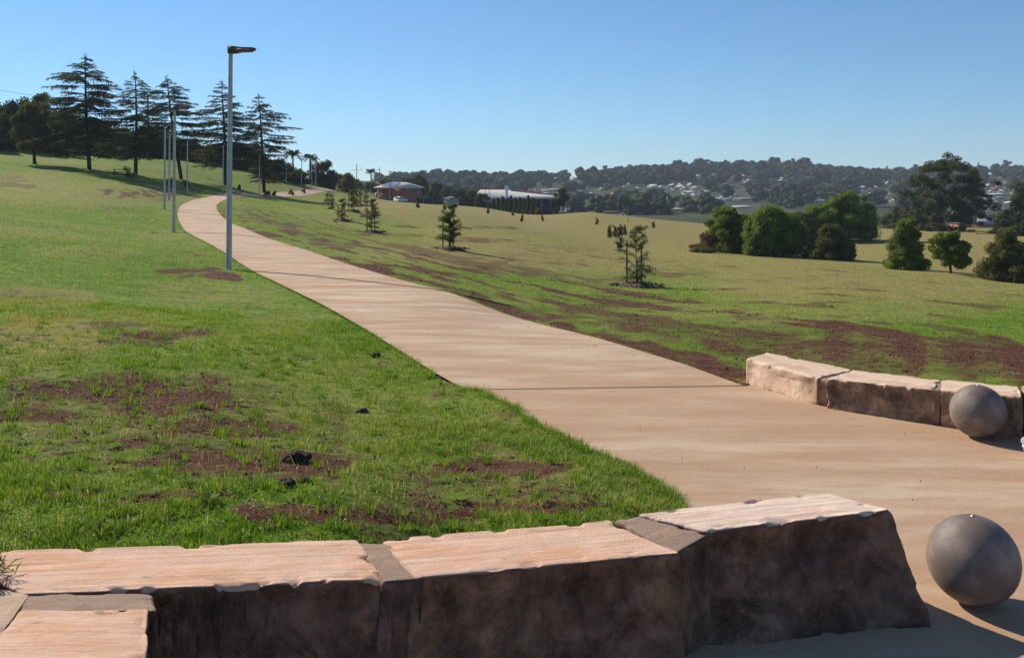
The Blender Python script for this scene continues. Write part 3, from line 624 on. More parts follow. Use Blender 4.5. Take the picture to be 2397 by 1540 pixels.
# ------------------------------------------------------------ stone blocks
def block(parent, name, top, bot, zt, zb, mat, seed, rnd=.03, amp=.022, label=None, n=(70, 34, 34), top_amp=.006, chip=.02, facew=1.0, facetint=None):
    """top, bot: corners back-left, back-right, front-right, front-left (x, y)"""
    top = [np.array([*p, zt if np.isscalar(zt) else zt[k]]) for k, p in enumerate(top)]; bot = [np.array([*p, zb]) for p in bot]
    L = np.linalg.norm(top[0]-top[1]); Wd = np.linalg.norm(top[0]-top[3]); H = abs(top[0][2]-zb)
    mb = MB(); dims = np.array([L, Wd, H])
    def face(ax, sgn):
        o = [k for k in range(3) if k != ax]; n1, n2 = n[o[0]], n[o[1]]
        a, b = np.meshgrid(np.linspace(-1, 1, n1), np.linspace(-1, 1, n2), indexing='ij'); P = np.zeros((n1*n2, 3)); P[:, o[0]] = a.ravel(); P[:, o[1]] = b.ravel(); P[:, ax] = sgn
        i = np.arange(n1-1)[:, None]*n2; j = np.arange(n2-1)[None]; Q = np.stack([i+j, i+n2+j, i+n2+j+1, i+j+1], -1).reshape(-1, 4)
        flip = (sgn > 0) == (ax == 1)
        return P, Q[:, ::-1] if flip else Q
    for ax in (0, 1, 2):
        for sgn in (-1, 1):
            if ax == 2 and sgn < 0: continue
            P, Q = face(ax, sgn); q = P*dims/2
            r = rnd*(.6+.9*vn(q[:, 0]*7, q[:, 1]*7, q[:, 2]*7, seed=seed))
            inner = np.clip(q, -dims/2+r[:, None], dims/2-r[:, None]); dv = q-inner; ln = np.linalg.norm(dv, axis=1)[:, None]
            nrmv = np.where(ln > 1e-9, dv/(ln+1e-12), 0); q2 = inner+nrmv*r[:, None]
            topw = np.clip(nrmv[:, 2], 0, 1)**2
            fr = fbm(q[:, 0]*3.2+seed, q[:, 1]*3.2, q[:, 2]*3.2, o=5, seed=seed); rid = 1-np.abs(2*fbm(q[:, 0]*2.1+5, q[:, 1]*2.1, q[:, 2]*3.1+seed, o=5, seed=seed+5)-1)
            st = fbm(q[:, 0]*1.4, q[:, 1]*26, q[:, 2]*26, o=4, seed=seed+2)
            edge = np.sort(dims/2-np.abs(q), axis=1)[:, 1]; ew = np.exp(-np.maximum(edge, 0)/.035); edge_f = np.maximum(edge, 0)
            rgp = np.random.default_rng(seed*10+ax*2+(sgn > 0)); o_ = [k for k in range(3) if k != ax]; pa, pb = P[:, o_[0]]*dims[o_[0]]/2, P[:, o_[1]]*dims[o_[1]]/2; fac = np.full(len(q), 9.)
            wa, wb = pa+.05*(fr-.5)*4, pb+.05*(vn(q[:, 0]*6, q[:, 1]*6, q[:, 2]*6+9, seed=seed)-.5)*2
            for _ in range(9):
                ga, gb = rgp.normal(size=2)*.22; ca_, cb_ = rgp.uniform(-.5, .5)*dims[o_[0]], rgp.uniform(-.5, .5)*dims[o_[1]]
                fac = np.minimum(fac, ga*(wa-ca_)+gb*(wb-cb_)+rgp.uniform(0, .035))
            fac = np.clip(fac, -.07, .05)*(0 if ax == 2 else 1)*np.minimum(1, edge_f/.10)
            nick = sstep(.56, .75, vn(q[:, 0]*13+seed, q[:, 1]*13, q[:, 2]*13, seed=seed+8))*ew
            disp = topw*(top_amp*(st-.5)*1.5+.012*(fr-.5))+(1-topw)*(amp*((fr-.5)*1.4+(rid-.75)*1.0)+fac*amp/.045)-chip*nick
            q2 = q2+nrmv*disp[:, None]
            s = (q2/dims+.5)
            x, y, z = s[:, 0:1], s[:, 1:2], s[:, 2:3]     # x left-right, y front(0)-back(1), z bottom-top
            T = (top[0]*(1-x)+top[1]*x)*y+(top[3]*(1-x)+top[2]*x)*(1-y); B = (bot[0]*(1-x)+bot[1]*x)*y+(bot[3]*(1-x)+bot[2]*x)*(1-y)
            Vw = T*z+B*(1-z)
            bul = (1-topw)*.0
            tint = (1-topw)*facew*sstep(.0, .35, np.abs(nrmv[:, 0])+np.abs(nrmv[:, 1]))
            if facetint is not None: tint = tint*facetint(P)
            mb.add(Vw, Q, np.clip(tint, 0, 1))
    me = mb.mesh(name, M[mat], smooth=True)
    bm = bmesh.new(); bm.from_mesh(me); bmesh.ops.remove_doubles(bm, verts=bm.verts, dist=.0008); bm.to_mesh(me); bm.free()
    o = link(name, me, parent)
    # local frame so that the grain follows the block
    dr = top[1]-top[0]; ang = math.atan2(dr[1], dr[0]); c0 = sum(top)/4
    Mx = Matrix.Translation(Vector(c0)) @ Matrix.Rotation(ang, 4, 'Z'); me.transform(Mx.inverted()); o.matrix_local = Mx
    if label: o['label'] = label
    return o
def W2(u, v, z): p = onz(u, v, z); return (p.x, p.y)
near = empty('stone_wall', (0, 0, 0)); tag(near, 'low wall of big rough sandstone blocks with dark split faces toned for shade across the foreground', 'stone wall')
ZT = .5
b4t = [W2(1478, 1201, ZT), W2(1938, 1150, ZT), W2(2082, 1192, ZT), W2(1655, 1240, ZT)]
b4b = [(.62, 4.95), (2.06, 5.12), W2(2186, 1472, 0), W2(1628, 1520, 0)]
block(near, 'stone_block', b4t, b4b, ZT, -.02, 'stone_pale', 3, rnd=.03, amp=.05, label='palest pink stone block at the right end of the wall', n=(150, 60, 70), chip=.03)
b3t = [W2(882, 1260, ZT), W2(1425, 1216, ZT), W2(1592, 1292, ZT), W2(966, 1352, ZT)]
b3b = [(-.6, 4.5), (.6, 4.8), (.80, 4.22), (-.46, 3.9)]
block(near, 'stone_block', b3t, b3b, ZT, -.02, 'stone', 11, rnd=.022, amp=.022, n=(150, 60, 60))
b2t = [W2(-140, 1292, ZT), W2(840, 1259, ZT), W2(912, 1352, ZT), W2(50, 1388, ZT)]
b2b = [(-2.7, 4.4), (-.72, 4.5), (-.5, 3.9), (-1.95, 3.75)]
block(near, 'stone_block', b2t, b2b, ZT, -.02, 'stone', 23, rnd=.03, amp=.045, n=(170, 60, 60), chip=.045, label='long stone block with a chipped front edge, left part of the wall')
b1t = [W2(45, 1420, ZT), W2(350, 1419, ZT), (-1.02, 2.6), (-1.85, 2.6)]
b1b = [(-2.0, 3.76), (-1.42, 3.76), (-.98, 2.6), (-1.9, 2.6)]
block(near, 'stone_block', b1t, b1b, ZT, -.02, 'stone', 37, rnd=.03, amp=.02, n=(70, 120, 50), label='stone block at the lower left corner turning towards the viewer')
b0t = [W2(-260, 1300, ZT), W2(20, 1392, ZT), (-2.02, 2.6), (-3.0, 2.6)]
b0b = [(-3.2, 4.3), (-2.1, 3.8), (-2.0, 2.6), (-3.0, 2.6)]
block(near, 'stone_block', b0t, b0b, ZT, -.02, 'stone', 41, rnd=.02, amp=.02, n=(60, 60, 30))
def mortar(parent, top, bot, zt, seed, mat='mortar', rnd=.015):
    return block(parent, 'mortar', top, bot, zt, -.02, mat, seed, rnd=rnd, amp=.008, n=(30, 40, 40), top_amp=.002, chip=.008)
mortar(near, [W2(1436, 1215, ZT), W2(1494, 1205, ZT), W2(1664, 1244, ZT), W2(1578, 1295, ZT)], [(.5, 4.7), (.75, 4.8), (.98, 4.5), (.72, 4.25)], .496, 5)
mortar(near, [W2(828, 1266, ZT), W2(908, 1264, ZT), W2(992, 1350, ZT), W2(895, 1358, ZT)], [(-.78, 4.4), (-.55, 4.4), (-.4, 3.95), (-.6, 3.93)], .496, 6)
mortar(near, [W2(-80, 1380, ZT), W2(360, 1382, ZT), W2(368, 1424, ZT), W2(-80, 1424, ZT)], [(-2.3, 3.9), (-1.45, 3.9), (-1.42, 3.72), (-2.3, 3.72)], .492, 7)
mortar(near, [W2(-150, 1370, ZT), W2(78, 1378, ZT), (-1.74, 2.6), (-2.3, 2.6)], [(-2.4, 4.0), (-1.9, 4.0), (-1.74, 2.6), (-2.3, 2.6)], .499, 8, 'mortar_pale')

farw = empty('stone_wall', (3.6, 9, 0)); tag(farw, 'low curved wall of pale sandstone blocks beyond the round bollards at the right', 'stone wall')
farw.location = (0, 0, 0)
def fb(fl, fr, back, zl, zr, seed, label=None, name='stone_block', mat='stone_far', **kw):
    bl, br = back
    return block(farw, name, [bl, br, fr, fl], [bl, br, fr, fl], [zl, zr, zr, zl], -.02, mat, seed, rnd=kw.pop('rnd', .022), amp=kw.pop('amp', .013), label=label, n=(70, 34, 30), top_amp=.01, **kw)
f0 = W2(1745, 898, 0); f1 = W2(1914, 950, 0); f2 = W2(1932, 956, 0); f3 = W2(2188, 996, 0); f4 = W2(2200, 998, 0); f5 = W2(2395, 1028, 0)
g0 = (f0[0]+.34, f0[1]+.36); g1 = (f1[0]+.52, f1[1]+.42); g2 = (f2[0]+.42, f2[1]+.42); g3 = (f3[0]+.26, f3[1]+.44); g5 = (f5[0]+.2, f5[1]+.45)
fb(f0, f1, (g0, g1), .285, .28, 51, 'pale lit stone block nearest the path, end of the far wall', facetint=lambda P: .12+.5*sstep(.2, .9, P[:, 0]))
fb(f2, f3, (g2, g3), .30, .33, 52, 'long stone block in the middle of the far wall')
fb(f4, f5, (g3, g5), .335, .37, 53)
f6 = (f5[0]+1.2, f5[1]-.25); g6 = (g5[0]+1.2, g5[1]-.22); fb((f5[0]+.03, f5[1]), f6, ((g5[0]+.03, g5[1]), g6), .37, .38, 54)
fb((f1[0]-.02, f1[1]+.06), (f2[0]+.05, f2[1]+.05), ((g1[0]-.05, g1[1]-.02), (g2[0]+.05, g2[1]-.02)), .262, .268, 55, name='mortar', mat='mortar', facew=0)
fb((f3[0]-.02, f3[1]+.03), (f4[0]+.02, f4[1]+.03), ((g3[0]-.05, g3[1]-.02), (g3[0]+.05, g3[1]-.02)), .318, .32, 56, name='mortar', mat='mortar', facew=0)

# ------------------------------------------------------------ granite ball bollards
def ball(u, v, label):
    p = onz(u, v, 0); r = .228
    t = empty('ball_bollard', (p.x, p.y+.02, 0)); tag(t, label, 'bollard', 'round granite bollards on the plaza')
    bm = bmesh.new(); bmesh.ops.create_uvsphere(bm, u_segments=96, v_segments=64, radius=r); me = bpy.data.meshes.new('ball'); bm.to_mesh(me); bm.free()
    for q in me.polygons: q.use_smooth = True
    me.materials.append(M['granite']); link('ball', me, t, (0, 0, r+.004))
    mb = MB(); mb.tube([[0, 0, .004], [0, 0, .016]], [.075, .07], 24); mb.build('base_ring', M['mortar_pale'], t, True)
    mb = MB(); mb.tube([[0, 0, 2*r-.004], [0, 0, 2*r+.006], [0, 0, 2*r+.012]], [.013, .012, .004], 10); mb.build('top_bolt', M['bright_metal'], t, True)
ball(2282, 1416, 'larger brown granite ball bollard, beside the right end of the near wall')
ball(2292, 1026, 'round brown granite ball bollard in front of the far low wall, smaller in view')
rk = clod(2425, 1072, .105, 'pale mottled rounded boulder cut off by the right edge, beside the far bollard', 'pale_rock', 1.15, 'pale_boulder', 'boulder')
q = onz(2424, 1078, 0); rk.location = (q.x+.03, q.y, .12)
# spiky plant at the left edge
mb = MB(); p = W2(-35, 1360, ZT); N = 260; a = rg.uniform(0, 2*PI, N); el = rg.uniform(-.15, 1.2, N); L = rg.uniform(.05, .13, N)
base = np.stack([p[0]+rg.normal(size=N)*.035, p[1]+rg.normal(size=N)*.05, .5+rg.uniform(0, .05, N)], 1)
dv = np.stack([np.cos(a)*np.cos(el), np.sin(a)*np.cos(el), np.sin(el)], 1)
mb.cards(base+dv*L[:, None]/2, L, .007, rg, dirs=dv, a=rg.uniform(0, .7, N), droop=.3)
tag(mb.build('spiky_plant', M['leaf_casuarina']), 'dark spiky leafed plant growing over the wall at the left edge', 'plant')
def ORD(i):
    i += 1; return f"{i}{'th' if 10 < i % 100 < 14 else {1: 'st', 2: 'nd', 3: 'rd'}.get(i % 10, 'th')}"
# ------------------------------------------------------------ lamp posts
def make_lamp():
    t = empty('lamp_post', (0, 0, 0)); Hh = 6.0
    mb = MB(); mb.tube([[0, 0, -.1], [0, 0, .0], [0.02, 0, 3], [.05, 0, Hh-.18]], [.078, .078, .068, .055], 14); mb.build('pole', M['steel'], t, True)
    mb = MB(); x0, x1 = -.035, .70        # tapering head: taller over the pole, thin and slightly drooping at its tip
    prof = [(x0, 0), (.12, -.02), (.35, -.055), (x1, -.075)]; bot = [(x0, -.21), (.14, -.2), (.35, -.17), (x1-.03, -.15)]
    for k in range(3):
        (xa, za), (xb, zb) = prof[k], prof[k+1]; (xc, zc), (xd, zd) = bot[k], bot[k+1]; w = .11
        V = [[xa+.05, -w, Hh+za], [xb+.05, -w, Hh+zb], [xd+.05, -w, Hh+zd], [xc+.05, -w, Hh+zc], [xa+.05, w, Hh+za], [xb+.05, w, Hh+zb], [xd+.05, w, Hh+zd], [xc+.05, w, Hh+zc]]
        mb.add(V, [[0, 3, 2, 1], [4, 5, 6, 7], [0, 1, 5, 4], [3, 7, 6, 2]]+([[0, 4, 7, 3]] if k == 0 else [])+([[1, 2, 6, 5]] if k == 2 else []))
    hd = mb.build('lamp_head', M['lamp_dark'], t)
    mb = MB(); mb.box(.45, 0, Hh-.168, .42, .17, .03); mb.box(.45, -.112, Hh-.115, .44, .012, .055); mb.build('lens', M['lens'], hd)
    return t
lamps = [(536,630,25,'tallest galvanised lamp post, nearest the viewer, left of the bend in the path'),
 (407,545,44,'second nearest lamp post, standing just left of the path edge'),(385,502,65,'lamp post leftmost of the row, on the lawn left of the path'),
 (396,479,80,'slim lamp post half hidden between the two posts left of the path'),(438,461,101,'lamp post right of the second nearest one, where the path starts to bend'),
 (522,458,116,'slim lamp post just left of the tallest one, before the fourth cedar'),(533,457.5,124,'slim lamp post hidden mostly behind the tallest post'),
 (607,458,133,'lamp post left of the trunk of the rightmost cedar'),(670,452,170,'far lamp post in front of the first palm'),(706,449.5,180,'far lamp post between the two palms'),
 (724,451,188,'left post of the distant close pair beside the utility pole'),(729,451.5,190,'right post of the distant close pair beside the utility pole')]
lp = make_lamp()
for i, (u, v, D, lab) in enumerate(lamps):
    o = lp if i == 0 else copy_tree(lp)
    p = at(u, D); o.location = p; o.rotation_euler = (0, 0, -.22 if i == 0 else -.1-.02*i)
    tag(o, lab, 'lamp post', 'galvanised lamp posts along the path')

# ------------------------------------------------------------ tree builders
def crown(mb, rng, blobs, n, size, flat=0.0, core=True, cscale=.72, tlo=0, thi=1):
    bl = np.array(blobs); wgt = bl[:, 3]**2; idx = rng.choice(len(bl), n, p=wgt/wgt.sum()); b = bl[idx]
    d = rng.normal(size=(n, 3)); d /= np.linalg.norm(d, axis=1)[:, None]; rad = b[:, 3]*rng.uniform(.62, 1.12, n)**.8
    sq = b[:, 4] if bl.shape[1] > 4 else np.ones(n)
    P = b[:, :3]+d*rad[:, None]*np.stack([np.ones(n), np.ones(n), sq], 1)
    tt = np.clip(.45+.3*(fbm(P[:, 0]*.9, P[:, 1]*.9, P[:, 2]*.9, o=2, seed=5)-.5)*2+rng.normal(size=n)*.14, 0, 1)*(thi-tlo)+tlo
    mb.cards(P, size*rng.uniform(.6, 1.4, n), size*.55*rng.uniform(.7, 1.3, n), rng, up=flat if flat else None, a=tt)
    if core:
        bm = bmesh.new(); bmesh.ops.create_icosphere(bm, subdivisions=2, radius=1); co = np.array([v.co[:] for v in bm.verts]); fc = np.array([[v.index for v in f.verts] for f in bm.faces]); bm.free()
        fc = np.concatenate([fc, fc[:, 2:]], 1)
        for q in bl:
            nn = .75+.5*vn(co[:, 0]*2+q[0], co[:, 1]*2+q[1], co[:, 2]*2+q[2], seed=3)
            s = q[4] if len(q) > 4 else 1
            mb.add(q[:3]+co*nn[:, None]*q[3]*cscale*np.array([1, 1, s]), fc, .3+tlo)
def blobs_round(rng, H, R, base, nb, br=.36, shape='round', jit=.12):
    """blob centres filling a crown of height H above base, radius R"""
    out = []; ch = H-base
    for k in range(nb):
        for _ in range(30):
            t = rng.uniform(.06, .95)
            if shape == 'round': w = math.sqrt(max(0, 1-(2*t-1)**2))
            elif shape == 'cone': w = (1-t)**.75*.95+.08
            elif shape == 'low': w = math.sqrt(max(0, 1-t**2.2))
            else: w = .8 if t < .8 else .55
            a = rng.uniform(0, 2*PI); rr_ = R*w*math.sqrt(rng.uniform(.02, 1))*(1-br*.45)
            break
        out.append((math.cos(a)*rr_, math.sin(a)*rr_, base+ch*t*.9+ch*.04, R*br*rng.uniform(.7, 1.25)*(1.15-.35*t), rng.uniform(.7, .95)))
    return out
def trunk(mb, rng, H, r, lean=(0, 0), limbs=5, ltop=.8, spread=.4, n=8, l0=.3):
    k = 8; z = np.linspace(-.15, H*ltop, k); f = z/(H*ltop)
    w = np.cumsum(rng.normal(size=(k, 2))*r*.25, axis=0)
    P = np.stack([lean[0]*f+w[:, 0], lean[1]*f+w[:, 1], z], 1); R = r*(1.25-f*.95); R[0] *= 1.3; mb.tube(P, R, n)
    for q in range(limbs):
        t = rng.uniform(l0, .9); i = int(t*(k-1)); a = rng.uniform(0, 2*PI); Lh = H*spread*rng.uniform(.6, 1.1)*(1.2-t*.6)
        p0 = P[i]; d = np.array([math.cos(a), math.sin(a), rng.uniform(.4, 1.1)]); d /= np.linalg.norm(d)
        pts_ = [p0, p0+d*Lh*.5+[0, 0, -.03*Lh], p0+d*Lh+[0, 0, .1*Lh]]; mb.tube(pts_, [R[i]*.55, R[i]*.35, R[i]*.12], 5)
def tree(name, u, D, H, R, base, leaf, label, cat='tree', group=None, nb=14, n=5000, size=.22, shape='round', br=.38, tr=.12, bark='bark', seed=0, z=None, squash=1.0, flat=0, cs=.6, limbs=5, tlo=0, thi=1):
    rng = np.random.default_rng(abs(seed+int(u))+1); p = at(u, D)
    if z is not None: p.z = z
    t = empty(name, p); tag(t, label, cat, group)
    mb = MB(); trunk(mb, rng, H, tr, limbs=limbs); mb.build('trunk', M[bark], t, True)
    bl = blobs_round(rng, H, R, base, int(nb*1.7), br*.74, shape)
    bl.append((0, 0, base+(H-base)*.42, R*.5, min(1.6, .62*(H-base)/R)))
    if base < .35: bl += [(math.cos(q*.9)*R*.62, math.sin(q*.9)*R*.62, R*.2, R*.3*rng.uniform(.8, 1.2), .8) for q in range(7)]
    bl = [(x, y*squash, zz, r, s) for x, y, zz, r, s in bl]
    sz = H/max(b[2]+b[3]*b[4]*.97 for b in bl); sx = R/max(math.hypot(b[0], b[1])+b[3]*.9 for b in bl); bl = [(x*sx, y*sx, zz*sz, r*(sz+sx)/2, q) for x, y, zz, r, q in bl]
    mb = MB(); crown(mb, rng, bl, int(n*1.4), size*1.25, flat, cscale=min(cs, .66), tlo=tlo, thi=thi); mb.build('crown', M[leaf], t)
    return t
def cedar(u, D, H, R, seed, label, lean=0.0, low=.10, dens=1.0, asym=0.0):
    rng = np.random.default_rng(seed); p = at(u, D); t = empty('cedar_tree', p); tag(t, label, 'conifer', 'tall cedars on the slope left of the path')
    mb = MB(); z = np.linspace(-.3, H, 12); f = np.clip(z/H, 0, 1); P = np.stack([lean*(1-f)**1.0*-1+lean+np.sin(f*5+seed)*.06, 0*f, z], 1); P[:, 0] = -lean*(f)+np.sin(f*5+seed)*.08
    rad = .24*(1-f)**.8+.03; mb.tube(P, rad, 8)
    cr = MB(); nB = int(115*dens); hz = np.linspace(low, .985, nB)+rng.normal(size=nB)*.02; hz = np.clip(hz, low, .982); az0 = rng.uniform(0, 6)
    for k, h in enumerate(hz):
        prof = R*min(1, (1-h)/.33)**.7*(.8 if h < .2 else 1); gap = .55+.9*vn(np.array([h*9.0+seed]), np.array([seed*1.3]))[0]
        L = max(.35, prof*gap*rng.uniform(.7, 1.12)); az = az0+k*2.399+rng.normal()*.6; L *= 1+asym*math.cos(az)
        c = np.array([np.interp(h*H, P[:, 2], P[:, 0]), 0, h*H]); rise = rng.uniform(-.12, .30)*(1 if h < .75 else 1.8); m = 7; s = np.linspace(0, 1, m)
        dx, dy = math.cos(az), math.sin(az); bend = rng.normal()*.12
        zz = L*(rise*s*1.3-rise*1.1*s**2-.03*s**3+(.10*s if h > .85 else 0)); Pb = c+np.stack([dx*L*s-dy*bend*L*s**2, dy*L*s+dx*bend*L*s**2, zz], 1)
        mb.tube(Pb, np.linspace(max(.02, .075*(1-h)+.018), .01, m), 4, cap=False)
        # side twigs lying in flat plates
        nt_ = max(6, int(L*(11 if h < .6 else 10))); ts = rng.uniform(.18, 1, nt_)
        for ti in ts:
            q = np.array([np.interp(ti, s, Pb[:, 0]), np.interp(ti, s, Pb[:, 1]), np.interp(ti, s, Pb[:, 2])]); sd_ = rng.choice([-1, 1]); aa = az+sd_*rng.uniform(.5, 1.15)
            l = L*.34*(1.15-ti)*rng.uniform(.6, 1.3)+.18; d = np.array([math.cos(aa), math.sin(aa), rng.uniform(-.10, .10)]); nn = max(3, int(l*9)); ss = np.linspace(.05, 1, nn)
            pp = q+d*l*ss[:, None]+np.stack([0*ss, 0*ss, -.26*l*ss**2], 1)+rng.normal(size=(nn, 3))*[.05, .05, .025]
            dd = d+rng.normal(size=(nn, 3))*[.45, .45, .12]
            cr.cards(pp, rng.uniform(.22, .40, nn), rng.uniform(.05, .10, nn), rng, up=.6, dirs=dd, droop=.5)
        tipn = 4; cr.cards(Pb[-1]+rng.normal(size=(tipn, 3))*.08, .35, .08, rng, up=.7, dirs=np.array([dx, dy, -.1])+rng.normal(size=(tipn, 3))*.3, droop=.3)
    nn = 26; cr.cards(np.array([P[-1, 0], 0, H])+rng.normal(size=(nn, 3))*[.12, .12, .22], .4, .09, rng)
    mb.build('trunk', M['bark_dark'], t, True); cr.build('crown', M['needles'], t)
def Hd(D, px): return px/F*D
cedar(208, 115, Hd(115, 262), 5.0, 2, 'tallest and leftmost cedar with broad tiers, on the slope', lean=.5, asym=-.05, low=.13)
cedar(319, 118, Hd(118, 235), 3.9, 5, 'second cedar from the left, with a wide flat top, beside the picnic table', lean=.1, dens=.8, low=.17)
cedar(423, 125, Hd(125, 236), 4.1, 8, 'third cedar from the left, with a leaning trunk behind the lamp posts', lean=1.9, dens=.95, low=.2)
cedar(529, 132, Hd(132, 240), 4.5, 12, 'fourth cedar from the left, just behind the tallest lamp post', lean=.55, dens=1.0, low=.18)
cedar(620, 138, Hd(138, 226), 3.7, 17, 'rightmost cedar, narrow topped, next to the far bend of the path', lean=.95, dens=.9, low=.12, asym=.2)

# left slope: background planting
tree('broadleaf_tree', 83, 118, Hd(118, 147), 2.9, 1.3, 'leaf_olive', 'olive green round tree on a short bare trunk, left of the tallest cedar', nb=26, n=9000, size=.2, br=.36, tr=.17, bark='bark_dark', cs=.62)
bgt = [(8,150,7.8,4.5,'leaf_dark'),(45,146,8.4,4.0,'leaf_dark'),(100,150,9.6,3.6,'leaf_dark'),(148,158,7.5,4.6,'leaf_dark'),(200,160,6.5,5,'leaf_dark'),(255,165,5.4,4.4,'leaf_olive'),(300,168,4.8,4.8,'leaf_dark'),
 (352,170,4.6,4.6,'leaf_dark'),(398,172,5.2,4.6,'leaf_olive'),(445,174,3.8,4,'leaf_dark'),(495,178,3.8,4.4,'leaf_dark'),(556,180,5.2,4.2,'leaf_dark'),(600,182,4.9,4,'leaf_dark'),(650,186,4.0,3.6,'leaf_olive'),(-30,140,7,4,'leaf_dark')]
for i, (u, D, H, R, lf) in enumerate(bgt):
    tree('broadleaf_tree', u, D, H, R, .3, lf, f'{ORD(sorted(q[0] for q in bgt if q[4] == lf).index(u))} from the left of the {"olive" if lf == "leaf_olive" else "dark"} leafy trees in the belt behind the cedars', group='dark trees in the belt behind the cedars' if lf == 'leaf_dark' else 'olive trees in the belt behind the cedars', nb=16, n=3800, size=.34, shape='low', br=.46, tr=.2, bark='bark_dark', seed=i)
for i, u in enumerate((-10, 30, 70, 118, 160, 205, 250, 290, 330, 372, 415, 455, 500, 545, 585, 625, 665, 700)):
    D = 138+i*2.6+(i % 3); rng = np.random.default_rng(50+i); p = at(u, D); R = rng.uniform(2.0, 2.9); mb = MB(); H = rng.uniform(1.7, 2.6)
    bl = [(rng.uniform(-R, R)*.8, rng.uniform(-.6, .6), H*rng.uniform(.25, .62), H*.42, .9) for _ in range(9)]; crown(mb, rng, bl, 1900, .22, cscale=.8)
    tag(mb.build('shrub', M['leaf_dark'], loc=p), f'{ORD(i)} from the left of the dark shrubs along the top edge of the lawn', 'shrub', 'dark shrubs along the top edge of the lawn')
# roofs glimpsed among the belt
# palms
def palm(u, D, H, L, label, z=None):
    rng = np.random.default_rng(int(u)); p = at(u, D); t = empty('palm_tree', p); tag(t, label, 'palm')
    mb = MB(); mb.tube([[0, 0, -.2], [.1, 0, H*.5], [0, 0, H]], [.24, .18, .15], 8); mb.build('trunk', M['bark'], t, True); cr = MB()
    for k in range(26):
        a = k*2.399; e = rng.uniform(.1, 1.25); m = 10; s = np.linspace(0, 1, m); l = L*rng.uniform(.8, 1.1)
        hx = l*s*math.cos(e*.8); zz = l*(math.sin(e)*s-.95*s**2.2*(.9-.3*e)); P = np.stack([np.cos(a)*hx, np.sin(a)*hx, H+zz], 1); cr.tube(P, np.linspace(.03, .008, m), 3, cap=False)
        mm = 40; ts = np.linspace(.15, 1, mm); base = np.stack([np.interp(ts, s, P[:, q]) for q in range(3)], 1)
        for sg in (-1, 1):
            dd = np.stack([-np.sin(a)*sg+np.cos(a)*.5+0*ts, np.cos(a)*sg+np.sin(a)*.5+0*ts, -.55+0*ts], 1); dd /= np.linalg.norm(dd, axis=1)[:, None]; ll = .55*np.sin(ts*2.6)**.6*L/2.3
            cr.cards(base+dd*ll[:, None]/2, ll, .07, rng, dirs=dd, a=rng.uniform(.2, .9, mm))
    cr.build('crown', M['leaf_dark'], t)
palm(685, 195, Hd(195, 62), 2.3, 'leftmost palm, behind the far lamp posts'); palm(726, 205, Hd(205, 63), 2.1, 'palm just left of the utility pole')
palm(868, 290, Hd(290, 48), 2.2, 'small distant palm among the trees above the house roofs'); palm(950, 300, Hd(300, 42), 2.0, 'distant palm top behind the grey roofed house')
tr2 = [(752,208,Hd(208,74),3.6,'leaf_dark','dark bushy tree behind the tall utility pole'),(700,205,Hd(205,55),3.4,'leaf_green','green tree behind the far pair of lamp posts'),(660,200,Hd(200,45),3.2,'leaf_dark','dark tree right of the last cedar'),
 (768,214,Hd(214,50),2.3,'leaf_dark','round dark tree at the right end of the visible path'),(812,222,Hd(222,54),2.9,'leaf_olive','brownish dark tree left of the brown roofed house'),
 (795,300,Hd(300,52),4,'leaf_dark','far dark tree behind the red roof'),(868,296,Hd(296,44),4.6,'leaf_olive','far tree above the brown roofed house'),(905,300,Hd(300,50),4.3,'leaf_gum','spreading tree above the dark slate roof'),
 (938,310,Hd(310,46),4.2,'leaf_gum','spreading tree behind the solar panelled house'),(835,300,Hd(300,40),4,'leaf_dark','low dark tree behind the wires'),
 (985,300,Hd(300,62),5.2,'leaf_dark','rounded tree right of the brick house'),(1020,300,Hd(300,60),4.6,'leaf_gum','tall tree with open crown right of the brick house'),(1050,290,Hd(290,48),4.2,'leaf_dark','dark tree above the grey shed'),
 (1075,285,Hd(285,50),4,'leaf_dark','dark tree left of the warehouse'),(1000,282,Hd(282,38),3.2,'leaf_dark','dark bush behind the garden fence'),(1100,262,Hd(262,56),3.6,'leaf_dark','dark bushy tree covering the left end of the warehouse'),
 (1132,258,Hd(258,58),3.6,'leaf_dark','dark bushy tree in front of the warehouse roof'),(1062,268,Hd(268,36),2.6,'leaf_dark','low dark tree beside the grey shed'),(1082,262,Hd(262,36),2.8,'leaf_dark','low dark tree at the end of the fence'),
 (1150,252,Hd(252,38),2.4,'leaf_dark','dark shrub at the left end of the conifer hedge')]
for i, (u, D, H, R, lf, lab) in enumerate(tr2):
    z = CH-((452 if u < 790 else 460 if u < 850 else 470 if u < 1000 else 486)-V0)/F*D
    H2 = {285: H}.get(0, H); tree('broadleaf_tree', u, D, H2*1.05, R, .2, lf, lab, nb=18, n=3000, size=.34, shape='low' if i % 3 else 'round', br=.40, tr=.2, bark='bark_dark', seed=200+i, z=min(at(u, D).z, z))
